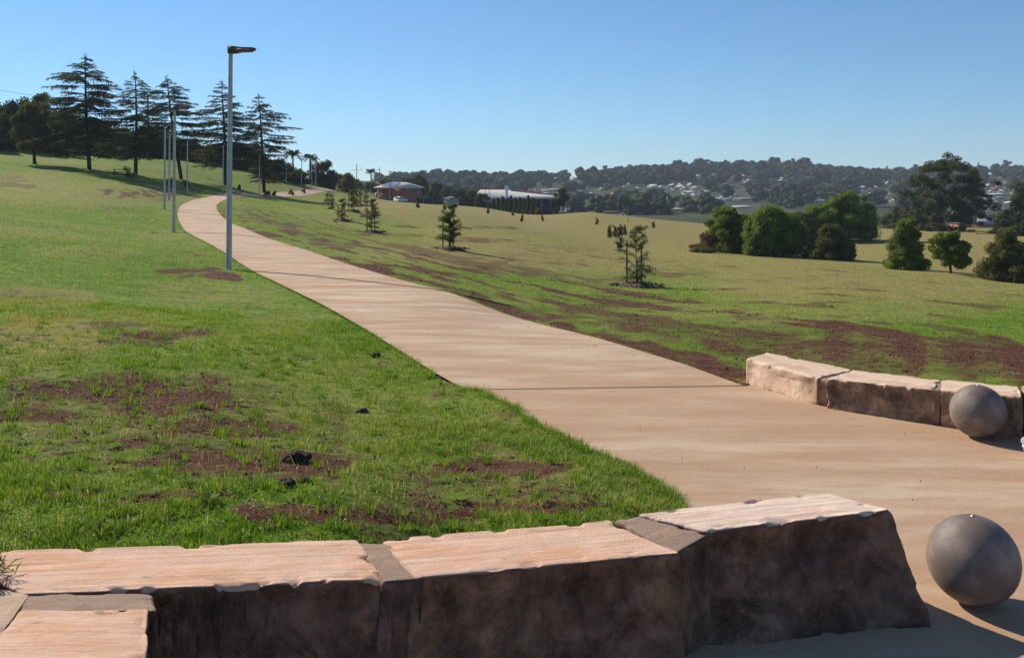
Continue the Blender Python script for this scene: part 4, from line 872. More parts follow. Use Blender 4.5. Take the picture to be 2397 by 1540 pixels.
# conifer hedge before the warehouse
for i in range(11):
    u = 1156+i*10.2; D = 236-i*3.0; rng = np.random.default_rng(i); p = at(u, D); H = Hd(D, (35, 36, 40, 36, 42, 38, 40, 37, 45, 40, 36)[i]); p.z = min(p.z, CH-(486+i*1.9-V0)/F*D)
    t = empty('hedge_conifer', p); tag(t, f'{ORD(i)} from the left of the dark slender conifers screening the navy warehouse', 'conifer', 'dark conifers in the row before the warehouse')
    mb = MB(); mb.tube([[0, 0, -.3], [0, 0, H*.8]], [.12, .04], 6); mb.build('trunk', M['bark_dark'], t)
    bl = [(rng.normal()*.12, rng.normal()*.12, H*(.08+.88*q/9), (.98-.6*q/9)*H*.19, 1.25) for q in range(10)]; mb = MB(); crown(mb, rng, bl, 1500, .24, cscale=.82); mb.build('crown', M['leaf_dark'], t)
tree('broadleaf_tree', 1312, 245, Hd(245, 62), Hd(245, 24), .2, 'leaf_dark', 'dark round tree standing against the right end of the warehouse', nb=16, n=3500, size=.3, br=.42, seed=3, z=CH-(502-V0)/F*245)
tree('shrub', 1262, 195, Hd(195, 16), Hd(195, 13), .2, 'leaf_rust', 'low brownish shrub at the foot of the warehouse wall', 'shrub', nb=8, n=900, size=.2, tr=.04, seed=4)

# ------------------------------------------------------------ staked saplings
def sapling(u, D, Hpx, seed, label, stakes=True, wr=.36, open_=1.0, leaf='leaf_casuarina', group='staked feathery saplings in the field'):
    rng = np.random.default_rng(seed); H = Hd(D, Hpx); p = at(u, D); t = empty('sapling', p); tag(t, label, 'sapling', group)
    mb = MB(); k = 7; z = np.linspace(-.05, H*.97, k); P = np.stack([np.cumsum(rng.normal(size=k)*.015*H/2), np.cumsum(rng.normal(size=k)*.015), z], 1); mb.tube(P, np.linspace(.028, .006, k)*H/2.2, 6); cr = MB()
    nb_ = int(34*open_)
    for q in range(nb_):
        h = rng.uniform(.12, .97); a = rng.uniform(0, 2*PI); L = H*wr*rng.uniform(.45, 1.1)*(1.15-h*.75)*(.75 if h < .25 else 1); s = np.linspace(0, 1, 6); c = np.array([np.interp(h*H, z, P[:, 0]), 0, h*H])
        up_ = rng.uniform(.15, .85); zz = L*(up_*s+(.0-.35*(h < .4))*s**2); Pb = c+np.stack([np.cos(a)*L*s, np.sin(a)*L*s, zz], 1); mb.tube(Pb, np.linspace(.012, .003, 6), 3, cap=False)
        nn = int(60*open_); ts = rng.uniform(.12, 1.02, nn); b_ = np.stack([np.interp(ts, s, Pb[:, w]) for w in range(3)], 1)+rng.normal(size=(nn, 3))*.035*H/2
        dd = (Pb[-1]-Pb[0])/L+rng.normal(size=(nn, 3))*.45+[0, 0, -.25]; cr.cards(b_, rng.uniform(.12, .26, nn)*H/2.2, .02*H/2, rng, dirs=dd, droop=.25)
    mb.build('trunk', M['bark'], t, True); cr.build('foliage', M[leaf], t)
    if stakes:
        for q, (sx, sh) in enumerate(((-.30, .74), (.0, .42), (.17, .70))):
            m2 = MB(); m2.box(sx, .12*(-1)**q, H*sh/2, .05, .05, H*sh+.05); m2.build('stake', M['stake'], t)
        m2 = MB(); m2.tube([[-.3, .12, H*.30], [0, -.05, H*.33], [.17, .12, H*.3]], .012, 4); m2.build('tie', M['petal'], t)
    # mulch ring
    m2 = MB(); n = 240; a = rng.uniform(0, 2*PI, n); r = .95*rng.random(n)**.7; zz = .10*np.exp(-(r/.8)**2)+rng.uniform(0, .05, n)
    m2.tube([[0, 0, -.05], [0, 0, .1], [0, 0, .16]], [.75, .5, .1], 14); m2.cards(np.stack([np.cos(a)*r, np.sin(a)*r*.8, zz], 1), .16, .07, rng, up=.75); m2.build('mulch_ring', M['mulch'], t)
sapling(1490, 30, 146, 3, 'largest staked sapling with upswept feathery arms, in the middle of the field', open_=.95, wr=.40)
sapling(1052, 42, 104, 6, 'dense staked sapling with drooping skirt, between the path and the large field', open_=1.5, wr=.36)
sapling(870, 57, 77, 9, 'staked sapling with an open crown standing in a long mulch bed', open_=1.2, wr=.36)
sapling(800, 73, 50, 12, 'low bushy sapling left of the open crowned one', open_=1.2, wr=.42); sapling(824, 80, 50, 14, 'bushy sapling right behind the low one, right of the path bend', open_=1.2, wr=.36)
sapling(775, 93, 40, 16, 'small dark sapling left of the other saplings near the path', open_=1.1, wr=.4)
sapling(833, 118, 42, 18, 'narrow sapling in front of the house driveway', open_=1, wr=.3); sapling(857, 125, 36, 19, 'narrow sapling left of the brick house, rightmost before its drive', open_=1, wr=.3)
sapling(842, 130, 34, 20, 'narrow far sapling between the two before the house', open_=1, wr=.3); sapling(765, 130, 24, 21, 'small round bush at the end of the visible path', False, wr=.5)
sapling(1452, 97, 58, 22, 'taller green sapling behind the largest one', open_=1.4, wr=.26, leaf='leaf_olive'); sapling(1427, 124, 30, 23, 'reddish young tree, leftmost of the cluster behind the largest sapling', False, 1.3, leaf='leaf_rust') if False else None
fs = [(1427,124,30,'leaf_rust','reddish young tree leftmost of the small cluster in the field'),(1440,126,28,'leaf_olive','young tree in the middle of the small cluster in the field'),(1453,130,26,'leaf_rust','young tree right of centre in the small cluster in the field'),(1464,132,24,'leaf_olive','young tree rightmost of the small cluster in the field'),
 (1222,150,18,'leaf_olive','tiny young tree left of the shrub by the warehouse'),(1269,155,15,'leaf_green','tiny young tree just below the brown shrub by the warehouse'),(1397,150,17,'leaf_green','tiny lone young tree near the green crest of the field'),
 (1530,150,16,'leaf_rust','tiny young tree on the field edge above the largest sapling'),(978,150,18,'leaf_rust','tiny young tree below the brick house'),(1042,165,20,'leaf_green','tiny young tree below the grey shed'),(1142,175,17,'leaf_olive','tiny young tree before the conifer hedge'),(1200,172,14,'leaf_olive','tiny young tree right of the hedge foot')]
for i, (u, D, hp, lf, lab) in enumerate(fs):
    rng = np.random.default_rng(300+i); H = Hd(D, hp); p = at(u, D); t = empty('young_tree', p); tag(t, lab, 'young tree', 'small young trees planted in the field')
    mb = MB(); mb.tube([[0, 0, -.1], [0, 0, H*.8]], [.06, .02], 5); mb.build('trunk', M['bark'], t); mb = MB()
    bl = [(rng.normal()*.06*H, rng.normal()*.06*H, H*(.17+.74*q/6), H*.19*(1-.62*q/6), 1.2) for q in range(7)]; crown(mb, rng, bl, 1800, .13, cscale=.3, tlo=.4); mb.build('crown', M[lf], t)
for i, (u, D, hp) in enumerate([(302,112,26),(400,108,26),(436,112,22),(623,128,16),(640,134,14),(680,150,14),(710,165,10),(560,130,12),(258,150,14)]):
    rng = np.random.default_rng(400+i); H = Hd(D, hp); mb = MB(); bl = [(rng.normal()*.2*H, rng.normal()*.2*H, H*rng.uniform(.15, .75), H*.22, 1.1) for q in range(7)]; crown(mb, rng, bl, 900, .12, cscale=.4, tlo=.2)
    tag(mb.build('young_shrub', M['leaf_olive'], loc=at(u, D)), ['small shrub left of the picnic table', 'small upright shrub left of the lamp posts on the slope', 'small shrub behind the second nearest lamp post', 'small shrub at the foot of the rightmost cedar, left one', 'small shrub behind the rightmost cedar', 'small shrub left of the first far lamp post', 'low bush between the far lamp posts', 'small shrub just right of the tallest lamp post on the slope', 'small shrub in the shade under the tallest cedar'][i], 'shrub', 'small shrubs on the left slope')
# picnic table on the slope
p = at(283, 112); t = empty('picnic_table', p, .3); tag(t, 'dark picnic table with bench seats on the slope left of the second cedar', 'picnic table')
mb = MB(); mb.box(0, 0, .74, 1.9, .75, .06); mb.build('table_top', M['stake'], t)
for s in (-1, 1):
    mb = MB(); mb.box(0, s*.72, .44, 1.9, .28, .05); mb.build('seat', M['stake'], t)
    mb = MB(); mb.box(s*.7, 0, .36, .09, 1.4, .07); mb.box(s*.7, -.2, .37, .08, .08, .72); mb.box(s*.7, .2, .37, .08, .08, .72); mb.build('leg', M['stake'], t)

# ------------------------------------------------------------ shrubby trees of the right hand hollow
RT = [(1700,105,590,Hd(105,108),3.0,'leaf_green','left bright green tree of the big clump in the hollow','low',0),(1745,112,590,Hd(112,90),2.6,'leaf_green','green tree between the two large ones of the clump','low',5),
 (1812,100,600,Hd(100,122),4.0,'leaf_green','largest rounded yellow green tree in the middle of the clump','low',1),(1775,98,600,Hd(98,70),2.0,'leaf_green','low green lobe of a tree at the front of the clump','low',8),
 (1942,95,608,Hd(95,84),2.9,'leaf_olive','dark olive tree with a reddish top at the front right of the clump','cone',2),(1985,132,592,Hd(132,150),5.4,'leaf_green','tallest dense green tree at the back of the clump','low',3),
 (1920,130,590,Hd(130,112),4.2,'leaf_green','green tree left of the tallest one in the clump','low',4),(1860,128,590,Hd(128,96),3.6,'leaf_olive','olive tree at the back of the clump','round',6),
 (2120,80,632,Hd(80,124),2.3,'leaf_green','green conical tree, left of the three separate trees at the right','cone',7),(2225,75,640,Hd(75,100),1.95,'leaf_green','small spreading green tree on a visible trunk, middle of the three at the right','round',9),
 (2362,70,660,Hd(70,128),2.4,'leaf_olive','olive tree with thin foliage near the right edge, right of the three','cone',10)]
for (u, D, v, H, R, lf, lab, sh, sd_) in RT:
    big = D > 90
    H = CH-(v-H/D*F-V0)/F*D-at(u, D).z
    tree('broadleaf_tree', u, D, H, R, {2225: .42}.get(u, .1), lf, lab, group='trees in the hollow at the right', nb=34 if big else 40, n=15000 if big else 12000, size=.17 if big else .13, shape=sh, br=.30 if big else .26, tr=.15 if big else .11, seed=sd_, z=at(u, D).z, cs=.78 if big else .6, thi=1 if lf != 'leaf_olive' else .85)
tree('shrub', 1652, 98, Hd(98, 44), 1.2, .05, 'leaf_rust', 'reddish brown bush at the left end of the clump in the hollow', 'shrub', nb=14, n=3000, size=.12, shape='low', br=.4, tr=.05, seed=1)
tree('shrub', 1645, 96, Hd(96, 16), 1.6, .0, 'leaf_olive', 'low trailing bush at the left foot of the clump in the hollow', 'shrub', nb=14, n=2500, size=.1, shape='low', br=.3, tr=.04, seed=6)
tree('shrub', 1625, 112, Hd(112, 10), .8, .0, 'leaf_rust', 'tiny dry bush standing alone left of the clump', 'shrub', nb=8, n=900, size=.1, shape='low', br=.4, tr=.03, seed=7)
# behind them
bk = [(2105,200,Hd(200,92),4.8,'leaf_gum','grey green rounded tree behind the gap right of the clump'),(2150,180,Hd(180,70),3.6,'leaf_dark','dark tree at the left foot of the tall gum'),(2190,172,Hd(172,52),3.0,'leaf_gum','low grey green tree under the tall gum'),
 (2265,168,Hd(168,34),2.4,'leaf_gum','low bush under the right side of the tall gum'),(2390,165,Hd(165,150),5.0,'leaf_dark','tall dark tree at the right edge'),(2350,160,Hd(160,60),2.4,'leaf_dark','dark tree in front of the brick building'),(2320,158,Hd(158,34),1.8,'leaf_green','green bush in front of the brick building'),
 (2290,156,Hd(156,26),1.8,'leaf_gum','grey green low bush left of the green one before the brick building'),(2375,150,Hd(150,44),2.0,'leaf_olive','yellowish bush near the right edge before the tall dark tree'),(2252,162,Hd(162,22),1.8,'leaf_dark','dark low bush left of the brick building'),(2410,150,Hd(150,60),2.4,'leaf_dark','dark bush at the very right edge of the hollow')]
for i, (u, D, H, R, lf, lab) in enumerate(bk):
    tree('broadleaf_tree', u, D, H, R, .1, lf, lab, nb=24, n=6000, size=.24, shape='low', br=.36, tr=.15, seed=500+i, z=min(at(u, D).z, CH-(572-V0)/F*D))
# the tall gum tree
rng = np.random.default_rng(77); D = 178; u = 2212; p = at(u, D); p.z = CH-(575-V0)/F*D; t = empty('gum_tree', p); tag(t, 'tall spreading gum tree with pale limbs, the highest tree at the right', 'gum tree')
def gp(uu, vv, dy=0): return np.array([Hd(D, uu-u), dy, Hd(D, 575-vv)])
mb = MB(); mb.tube([gp(2212, 580), gp(2210, 545), gp(2204, 510), gp(2212, 470), gp(2205, 430)], [.55, .5, .42, .3, .16], 9)
L_ = [([(2208,535),(2196,528),(2187,520)],.14),([(2208,520),(2240,490),(2262,450)],.2),([(2206,505),(2180,470),(2165,440)],.18),([(2210,470),(2235,430),(2238,400)],.15),([(2212,480),(2250,470),(2285,475)],.14),([(2205,500),(2170,495),(2150,480)],.12)]
for P, r in L_: mb.tube([gp(a, b, rng.normal()*1.0) for a, b in P], np.linspace(r, r*.3, len(P)), 6)
mb.build('trunk', M['bark_pale'], t, True)
G = [(2200,385,30),(2222,378,24),(2178,395,26),(2160,420,28),(2245,398,28),(2262,420,28),(2275,445,30),(2250,450,30),(2225,430,24),(2190,440,26),(2165,455,26),(2145,470,24),(2210,465,28),(2240,480,28),(2275,475,26),(2290,460,18),
     (2180,490,26),(2150,500,24),(2215,505,26),(2250,510,28),(2280,505,18),(2195,525,24),(2232,535,24),(2165,520,20),(2255,535,20),(2285,425,16),(2125,495,14),(2230,460,22),(2262,495,22),(2135,450,14),(2295,485,12)]
mb = MB(); bl = []
for a, b, r in G:
    for q in range(6): bl.append((*gp(a+rng.normal()*11, b+rng.normal()*8, rng.normal()*2.6), Hd(D, r)*.5, .7))
crown(mb, rng, bl, 42000, .30, flat=.2, cscale=.5); mb.build('crown', M['leaf_gum'], t)
# ------------------------------------------------------------ buildings
def walls(mb, L, Wd, H, z0=-3.0): mb.box(0, 0, (H+z0)/2, L, Wd, H-z0)
def hip_roof(mb, L, Wd, H, rh, ov=.5, hip=None):
    hl, hw = L/2+ov, Wd/2+ov; hp = (Wd/2 if hip is None else hip); rl = max(.05, L/2-hp)
    V = [[-hl, -hw, H], [hl, -hw, H], [hl, hw, H], [-hl, hw, H], [-rl, 0, H+rh], [rl, 0, H+rh], [-hl, -hw, H+.14], [hl, -hw, H+.14], [hl, hw, H+.14], [-hl, hw, H+.14]]
    mb.add(V, [[6, 7, 5, 4], [8, 9, 4, 5], [7, 8, 5, 5], [9, 6, 4, 4], [0, 3, 2, 1], [0, 1, 7, 6], [1, 2, 8, 7], [2, 3, 9, 8], [3, 0, 6, 9]])
def split_add(mb): pass
def house(name, pos, rz, L, Wd, H, rh, wall, roof, label, cat='house', group=None, wins=(), hip=None, z0=-3.0, wmat='glass'):
    t = empty(name, pos, rz); tag(t, label, cat, group)
    mb = MB(); walls(mb, L, Wd, H, z0); mb.build('wall', M[wall], t)
    mb = MB(); hip_roof(mb, L, Wd, H, rh, hip=hip)
    mb.build('roof', M[roof], t)
    for (x, z, w, h) in wins:
        mb = MB(); mb.box(x, -Wd/2-.02, z, w, .06, h); f = mb.build('window', M['white'] if wmat != 'glass' else M['glass'], t)
    return t
def bpos(u, v, D): return Vector(((u-U0)/F*D, D, CH-(v-V0)/F*D))
# brick house: long brick side towards us, orange brick porch at its left end
D = 250; p = bpos(931, 482, D); t = empty('brick_house', p, math.radians(-6)); tag(t, 'two storey brown brick house with pale metal roof and solar panels', 'house')
mb = MB(); mb.box(1.15, 4.5, 1.4, 7.0, 9, 6.9); mb.build('wall', M['brick'], t); Lr = 0
mb = MB(); V = [[-6.6, -.7, 4.75], [5.4, -.7, 4.75], [5.4, 9.8, 4.75], [-6.6, 9.8, 4.75], [-2.6, 3.6, 6.35], [1.6, 3.6, 6.35], [-6.6, -.7, 4.95], [5.4, -.7, 4.95], [5.4, 9.8, 4.95], [-6.6, 9.8, 4.95]]
mb.add(V, [[6, 7, 5, 4], [8, 9, 4, 5], [0, 3, 2, 1], [0, 1, 7, 6], [1, 2, 8, 7], [2, 3, 9, 8], [3, 0, 6, 9]]); mb.Fs += [np.array([[7, 8, 5, 5], [9, 6, 4, 4]])]; mb.M += [np.zeros(2, np.int32)]
rf = mb.build('roof', M['roof_pale'], t)
mb = MB(); n0 = np.array([-4.6, .1, 5.32]); e1 = np.array([3.8, 0, 0]); e2 = np.array([1.1, 2.9, 1.0]); mb.add([n0, n0+e1, n0+e1+e2*.95, n0+e2*.95], [[0, 1, 2, 3]]); mb.build('solar_panel', M['solar'], rf)
mb = MB(); mb.box(-3.9, 5.2, 1.4, 3.1, 6.5, 6.8); mb.build('porch_wall', M['brick_orange'], t)
for xx in (-5.3, -2.7): mb = MB(); mb.box(xx, .7, 2.0, .45, .45, 5.4); mb.build('pillar', M['brick_orange'], t)
mb = MB(); mb.box(-4.1, .6, 2.15, 2.7, .35, 1.5); mb.build('balcony', M['brick_orange'], t)
mb = MB(); mb.box(-4.2, .9, .55, 2.2, .3, 1.6); mb.build('garage_opening', M['glass'], t); mb = MB(); mb.box(-3.9, 2.9, 3.9, 2.6, .3, 1.3); mb.build('window', M['glass'], t)
# white hatchback parked by the brick wall, seen three quarters from behind
D = 243; p = bpos(938, 474, D); t = empty('parked_car', p, math.radians(58)); tag(t, 'small white hatchback parked against the brown brick house wall', 'car')
prof = [(-1.95, .3), (-1.98, .85), (-1.9, 1.0), (-1.45, 1.46), (.1, 1.5), (.95, 1.02), (1.85, .82), (1.98, .55), (1.95, .3)]; mb = MB(); n = len(prof)
V = [[x, -.78-(0 if z < 1.05 else -.12), z] for x, z in prof]+[[x, .78+(0 if z < 1.05 else -.12), z] for x, z in prof]; mb.add(V, [[i, i+1, n+i+1, n+i] for i in range(n-1)]+[[n-1, 0, n, 2*n-1]])
for k, base in ((0, 0), (1, n)):
    mb.Fs.append(np.array([[base, base+q, base+q+1, base+q+1] for q in range(1, n-1)])); mb.M.append(np.zeros(n-2, np.int32))
mb.build('body', M['white'], t)
mb = MB(); mb.add([[-1.88, -.62, 1.08], [-1.88, .62, 1.08], [-1.52, .6, 1.43], [-1.52, -.6, 1.43]], [[0, 1, 2, 3]]); mb.V[-1][:, 0] -= .03; mb.build('rear_window', M['glass'], t)
for s in (-1, 1):
    mb = MB(); mb.add([[-1.4, s*.735, 1.06], [.7, s*.735, 1.06], [.05, s*.70, 1.42], [-1.3, s*.70, 1.42]], [[0, 1, 2, 3]]); mb.V[-1][:, 1] += s*.02; mb.build('side_window', M['glass'], t)
    for x in (-1.25, 1.25): mb = MB(); mb.tube([[x, s*.62, .31], [x, s*.80, .31]], .31, 14); mb.build('wheel', M['rubber'], t)
    mb = MB(); mb.box(-1.97, s*.66, .85, .06, .16, .28); mb.build('tail_light', M['trim_red'], t)
# things beside the house
D = 258; t = empty('trailer', bpos(893, 469, D), .2); tag(t, 'pale trailer with a white box parked left of the brick house', 'trailer')
mb = MB(); mb.box(0, 0, 1.5, 3.4, 1.8, 1.4); mb.build('box_body', M['wall_cream'], t); mb = MB(); mb.box(-.9, -.95, 1.9, .5, .1, 2.2); mb.box(.4, -.95, 1.1, .3, .1, 1.9); mb.build('frame', M['white'], t)
for s in (-1, 1): mb = MB(); mb.tube([[s*.8, -.95, .4], [s*.8, -.75, .4]], .38, 12); mb.build('wheel', M['rubber'], t)
D = 252; t = empty('garden_fence', bpos(1012, 483, D)); tag(t, 'long dark green garden fence right of the brick house', 'fence'); mb = MB(); mb.box(0, 0, .8, 10.2, .1, 3.6); mb.build('panel', M['wall_dark'], t)
for q in range(5): mb = MB(); mb.box(-5+q*2.5, -.1, .9, .14, .1, 3.7); mb.build('post', M['wood_pole'], t)
D = 250; t = empty('clothes_line', bpos(992, 480, D)); tag(t, 'pale rotary clothes line standing before the garden fence', 'clothes line'); mb = MB(); mb.tube([[0, 0, -1], [0, 0, 1.9]], .06, 6); mb.build('pole', M['steel'], t)
for a in (0.1, 1.67): mb = MB(); c_, s_ = math.cos(a)*1.5, math.sin(a)*1.5; mb.tube([[-c_, -s_, 2.0], [0, 0, 1.9], [c_, s_, 2.05]], .04, 4); mb.build('arm', M['white'], t)
house('garden_shed', bpos(1057, 488, 246), -.06, 3.6, 3.0, 2.6, .5, 'wall_grey', 'roof_grey', 'small grey blue garden shed at the right end of the fence', 'shed', z0=-1.5)
house('brown_house', bpos(857, 468, 300), .05, 13, 9, 3.4, 2.6, 'brick', 'roof_tile', 'house with a brown tiled hipped roof left of the brick house')
house('slate_house', bpos(905, 466, 310), -.05, 17, 10, 2.9, 2.8, 'brick', 'roof_slate', 'house with a dark slate roof right behind the brick house')
house('red_house', bpos(795, 446, 320), .1, 12, 8, 3.2, 2.3, 'brick', 'roof_red', 'house with a dull red roof among the dark trees')
house('cream_house', bpos(652, 437, 205), .15, 7, 7, 2.5, 1.6, 'wall_cream', 'roof_tile', 'low pale eaved house behind the rightmost cedar', wins=((-1.5, 1.2, 1, 1),))
house('cream_house', bpos(470, 394, 172), .1, 9, 6, 1.5, 1.2, 'wall_pale', 'roof_tile', 'pale house glimpsed low between the third and fourth cedars')
# navy warehouse with a pale roof
D = 268; t = empty('warehouse', bpos(1210, 500, D), math.radians(-3)); tag(t, 'large navy blue warehouse with a wide pale sloping roof and red ridge trim', 'warehouse')
w0, w1 = Hd(D, -105), Hd(D, 83); H = Hd(D, 36); dp = 60
mb = MB(); mb.box((w0+w1)/2, dp/2, (H-5)/2, w1-w0, dp, H+5); mb.build('wall', M['wall_blue'], t)
zr = H+2.1
mb = MB(); V = [[w0-.4, -.6, H+.15], [w1+.4, -.6, H+.15], [w1+.4, dp, H+.25], [w0+9, dp*.55, zr+.15], [w0-.4, dp*.55, zr+.2], [w0-.4, -.6, H-.15], [w1+.4, -.6, H-.15]]
mb.add(V, [[0, 1, 2, 3], [5, 6, 1, 0]]); mb.Fs.append(np.array([[0, 3, 4, 4]])); mb.M.append(np.zeros(1, np.int32)); rf = mb.build('roof', M['roof_white'], t)
mb = MB(); mb.tube([[w0-.4, dp*.55, zr+.35], [w0+9, dp*.55, zr+.3], [w1+.4, dp, H+.45]], .22, 4); mb.build('ridge_trim', M['trim_red'], rf)
for (uu, h, r) in ((1180, 3.6, .38),): mb = MB(); mb.tube([[Hd(D, uu-1210), 12, H-1], [Hd(D, uu-1210), 12, H+h]], r*1.3, 10); mb.build('flue', M['white'], t)
for uu in (1133, 1142): mb = MB(); mb.tube([[Hd(D, uu-1210), 5, H-1], [Hd(D, uu-1210), 5, H+2.6]], .12, 6); mb.build('vent_pipe', M['trim_red'], t)
for uu in (1268,): mb = MB(); mb.box(Hd(D, uu-1210), -.05, H/2-.4, .14, .12, H+.6); mb.build('downpipe', M['wall_grey'], t)
mb = MB(); mb.box(w1+.05, -.05, H/2-.4, .2, .14, H+.6); mb.build('corner_trim', M['wall_grey'], t)
# small white truck frame beyond the crest
D = 235; t = empty('utility_truck', bpos(1322, 497, D), .15); tag(t, 'small white framed truck body parked under the dark tree right of the warehouse', 'truck')
mb = MB()
for zz in (.25, .75, 1.25): mb.box(-.45, 0, zz, 1.3, .08, .12)
for xx in (-1.1, .2): mb.box(xx, 0, .75, .12, .08, 1.2)
mb.box(.75, 0, 1.3, 1.1, .08, .12); mb.box(.75, 0, .8, 1.1, .08, .3); mb.box(1.3, 0, 1.0, .12, .08, .7); mb.build('rack', M['white'], t)
mb = MB(); mb.box(.3, .1, .25, .35, .5, .7); mb.build('cab', M['white'], t); mb = MB(); mb.box(0, .4, .05, 2.4, 1.2, .2); mb.build('tray', M['wall_grey'], t)
for s in (-.8, .8): mb = MB(); mb.tube([[s, .2, -.15], [s, .4, -.15]], .26, 12); mb.build('wheel', M['rubber'], t)
# brick building at the right
D = 232; house('brick_building', bpos(2292, 545, D), -.03, Hd(D, 100), 9, Hd(D, 22), 1.2, 'brick_orange', 'roof_grey', 'long low brick building with a grey roof behind the right hand trees', 'building', wins=((-2, 1.2, 2, .5), (1.5, 1.2, 2, .5)), z0=-4)
mb = MB()

# ------------------------------------------------------------ far town
def zc(x, y, ox, oy, s): return ((ox+x/s)/1.1039, (oy+y/s)/1.1039)
z3 = lambda x, y: zc(x, y, 1250, 350, 3.424); z4 = lambda x, y: zc(x, y, 1950, 350, 3.444); z5 = lambda x, y: zc(x, y, 1150, 400, 5.99)
big = [(z3, 500, 515, 140, 'roof_white', 'wall_pale', 'long low white roofed building right of the warehouse'), (z3, 650, 482, 150, 'roof_grey', 'wall_dark', 'long flat grey green roofed building above the dark tree'),
 (z3, 915, 547, 110, 'roof_white', 'wall_pale', 'bright narrow white roof in the valley beyond the field'), (z3, 1670, 556, 165, 'roof_grey', 'wall_grey', 'wide pale grey shed in the valley left of the clump'),
 (z3, 1870, 533, 80, 'roof_grey', 'wall_pale', 'pale long roof above the valley sheds'), (z3, 2060, 563, 95, 'roof_white', 'wall_pale', 'pale roof in the row of valley buildings, left'),
 (z3, 2150, 566, 90, 'roof_grey', 'wall_grey', 'grey roof in the row of valley buildings, middle'), (z3, 2300, 562, 190, 'roof_grey', 'wall_grey', 'wide grey building in the row of valley buildings, right'),
 (z3, 2270, 634, 160, 'roof_white', 'wall_grey', 'pale roofed building just above the clump of trees'), (z3, 1725, 655, 92, 'roof_pale', 'wall_dark', 'small shed with pale roof in the valley yard, left'),
 (z3, 1880, 672, 110, 'roof_grey', 'wall_grey', 'grey blue shed in the valley yard, right'), (z3, 1310, 695, 185, 'roof_red', 'wall_grey', 'low building with a red roof and pale walls beyond the field crest'),
 (z3, 1075, 682, 220, 'roof_tile', 'brick', 'long brown roofed building left of the red roofed one'), (z3, 540, 490, 70, 'roof_pale', 'wall_cream', 'cream roofed building above the white roofed one'),
 (z4, 520, 585, 250, 'roof_grey', 'wall_grey', 'wide grey roofed building above the clump of trees'), (z4, 1140, 632, 115, 'roof_white', 'wall_blue', 'dark blue shed with a white edged roof left of the tall gum'),
 (z4, 2090, 528, 235, 'roof_white', 'wall_grey', 'long white roofed building right of the tall gum'), (z4, 2170, 556, 75, 'roof_grey', 'wall_grey', 'smaller grey roof below the long white one'),
 (z4, 2060, 630, 100, 'roof_white', 'wall_pale', 'white roofed shed right of the tall gum, lowest'), (z4, 1250, 580, 85, 'roof_pale', 'wall_cream', 'warm coloured low building left of the tall gum'), (z4, 2140, 660, 190, 'roof_grey', 'wall_grey', 'grey building above the brick building')]
rng = np.random.default_rng(8); BL = []
for fn, x, y, w, rf_, wl, lab in big:
    u, v = fn(x, y); s = 3.424; D = hit(u, v+3, 262).y; D = min(max(D, 420), 900); Lw_ = w/s/1.1039/F*D; hh = max(2.6, Hd(D, 5)) if w < 130 else 5.0
    BL.append((u, w/s/1.1039/2, D))
    house('valley_building', bpos(u, v+6, D), rng.normal()*.06, Lw_, Lw_*.5, Hd(D, 6), Hd(D, 3.0), wl, rf_, lab, 'building', 'larger buildings in the valley', hip=.4, z0=-6, wins=((0, Hd(D, 3), Lw_*.3, Hd(D, 2)),))
small3 = [(250,462,20),(380,443,34),(470,443,30),(757,470,26),(1165,445,40),(1270,440,55),(1500,450,80),(1560,458,50),(1680,440,36),(1690,466,36),(1745,455,60),(1770,468,50),(2025,355,30),(2240,363,70),(2290,364,50),(2140,425,56),(1960,505,80),(1820,508,90),(1930,747,46),(1700,575,90),(690,505,40),(445,497,50),(1040,475,34)]
small4 = [(145,392,30),(235,390,50),(235,408,50),(120,490,30),(545,507,30),(610,478,28),(960,466,64),(955,500,56),(1070,467,58),(1020,523,28),(1180,425,22),(1150,298,44),(1235,508,60),(1310,512,50),(2105,355,58),(2170,347,48),(2225,365,56),(2215,480,30),(2220,430,24),(2280,600,60),(2330,555,50),(2000,610,40),(1950,500,40),(2370,318,50),(820,560,40),(700,470,26)]
rx = np.random.default_rng(99)
for _ in range(34): small3.append((rx.uniform(250, 2350), rx.uniform(430, 560) if rx.random() < .8 else rx.uniform(340, 430), rx.uniform(28, 60)))
for _ in range(24): small4.append((rx.uniform(850, 2390), rx.uniform(430, 620), rx.uniform(28, 60)))
for fn, L_ in ((z3, small3), (z4, small4)):
    for x, y, w in L_:
        u, v = fn(x, y); D = hit(u, v+2, 262).y; D = min(max(D, 600), 1180); Lh = w/3.43/1.1039/F*D*1.3
        rf_ = ['roof_white', 'roof_pale', 'roof_white', 'roof_white'][int(rng.integers(0, 4))]
        house('hillside_house', bpos(u, v+3.2, D-8), rng.normal()*.35, Lh, max(6, Lh*.55), Hd(D, 3.2), Hd(D, 4.2), ['wall_cream', 'wall_pale', 'brick_orange'][int(rng.integers(0, 3))], rf_, 'small pale roofed house half hidden among trees on the far hillside', 'house', 'houses on the far hillside', z0=-8)

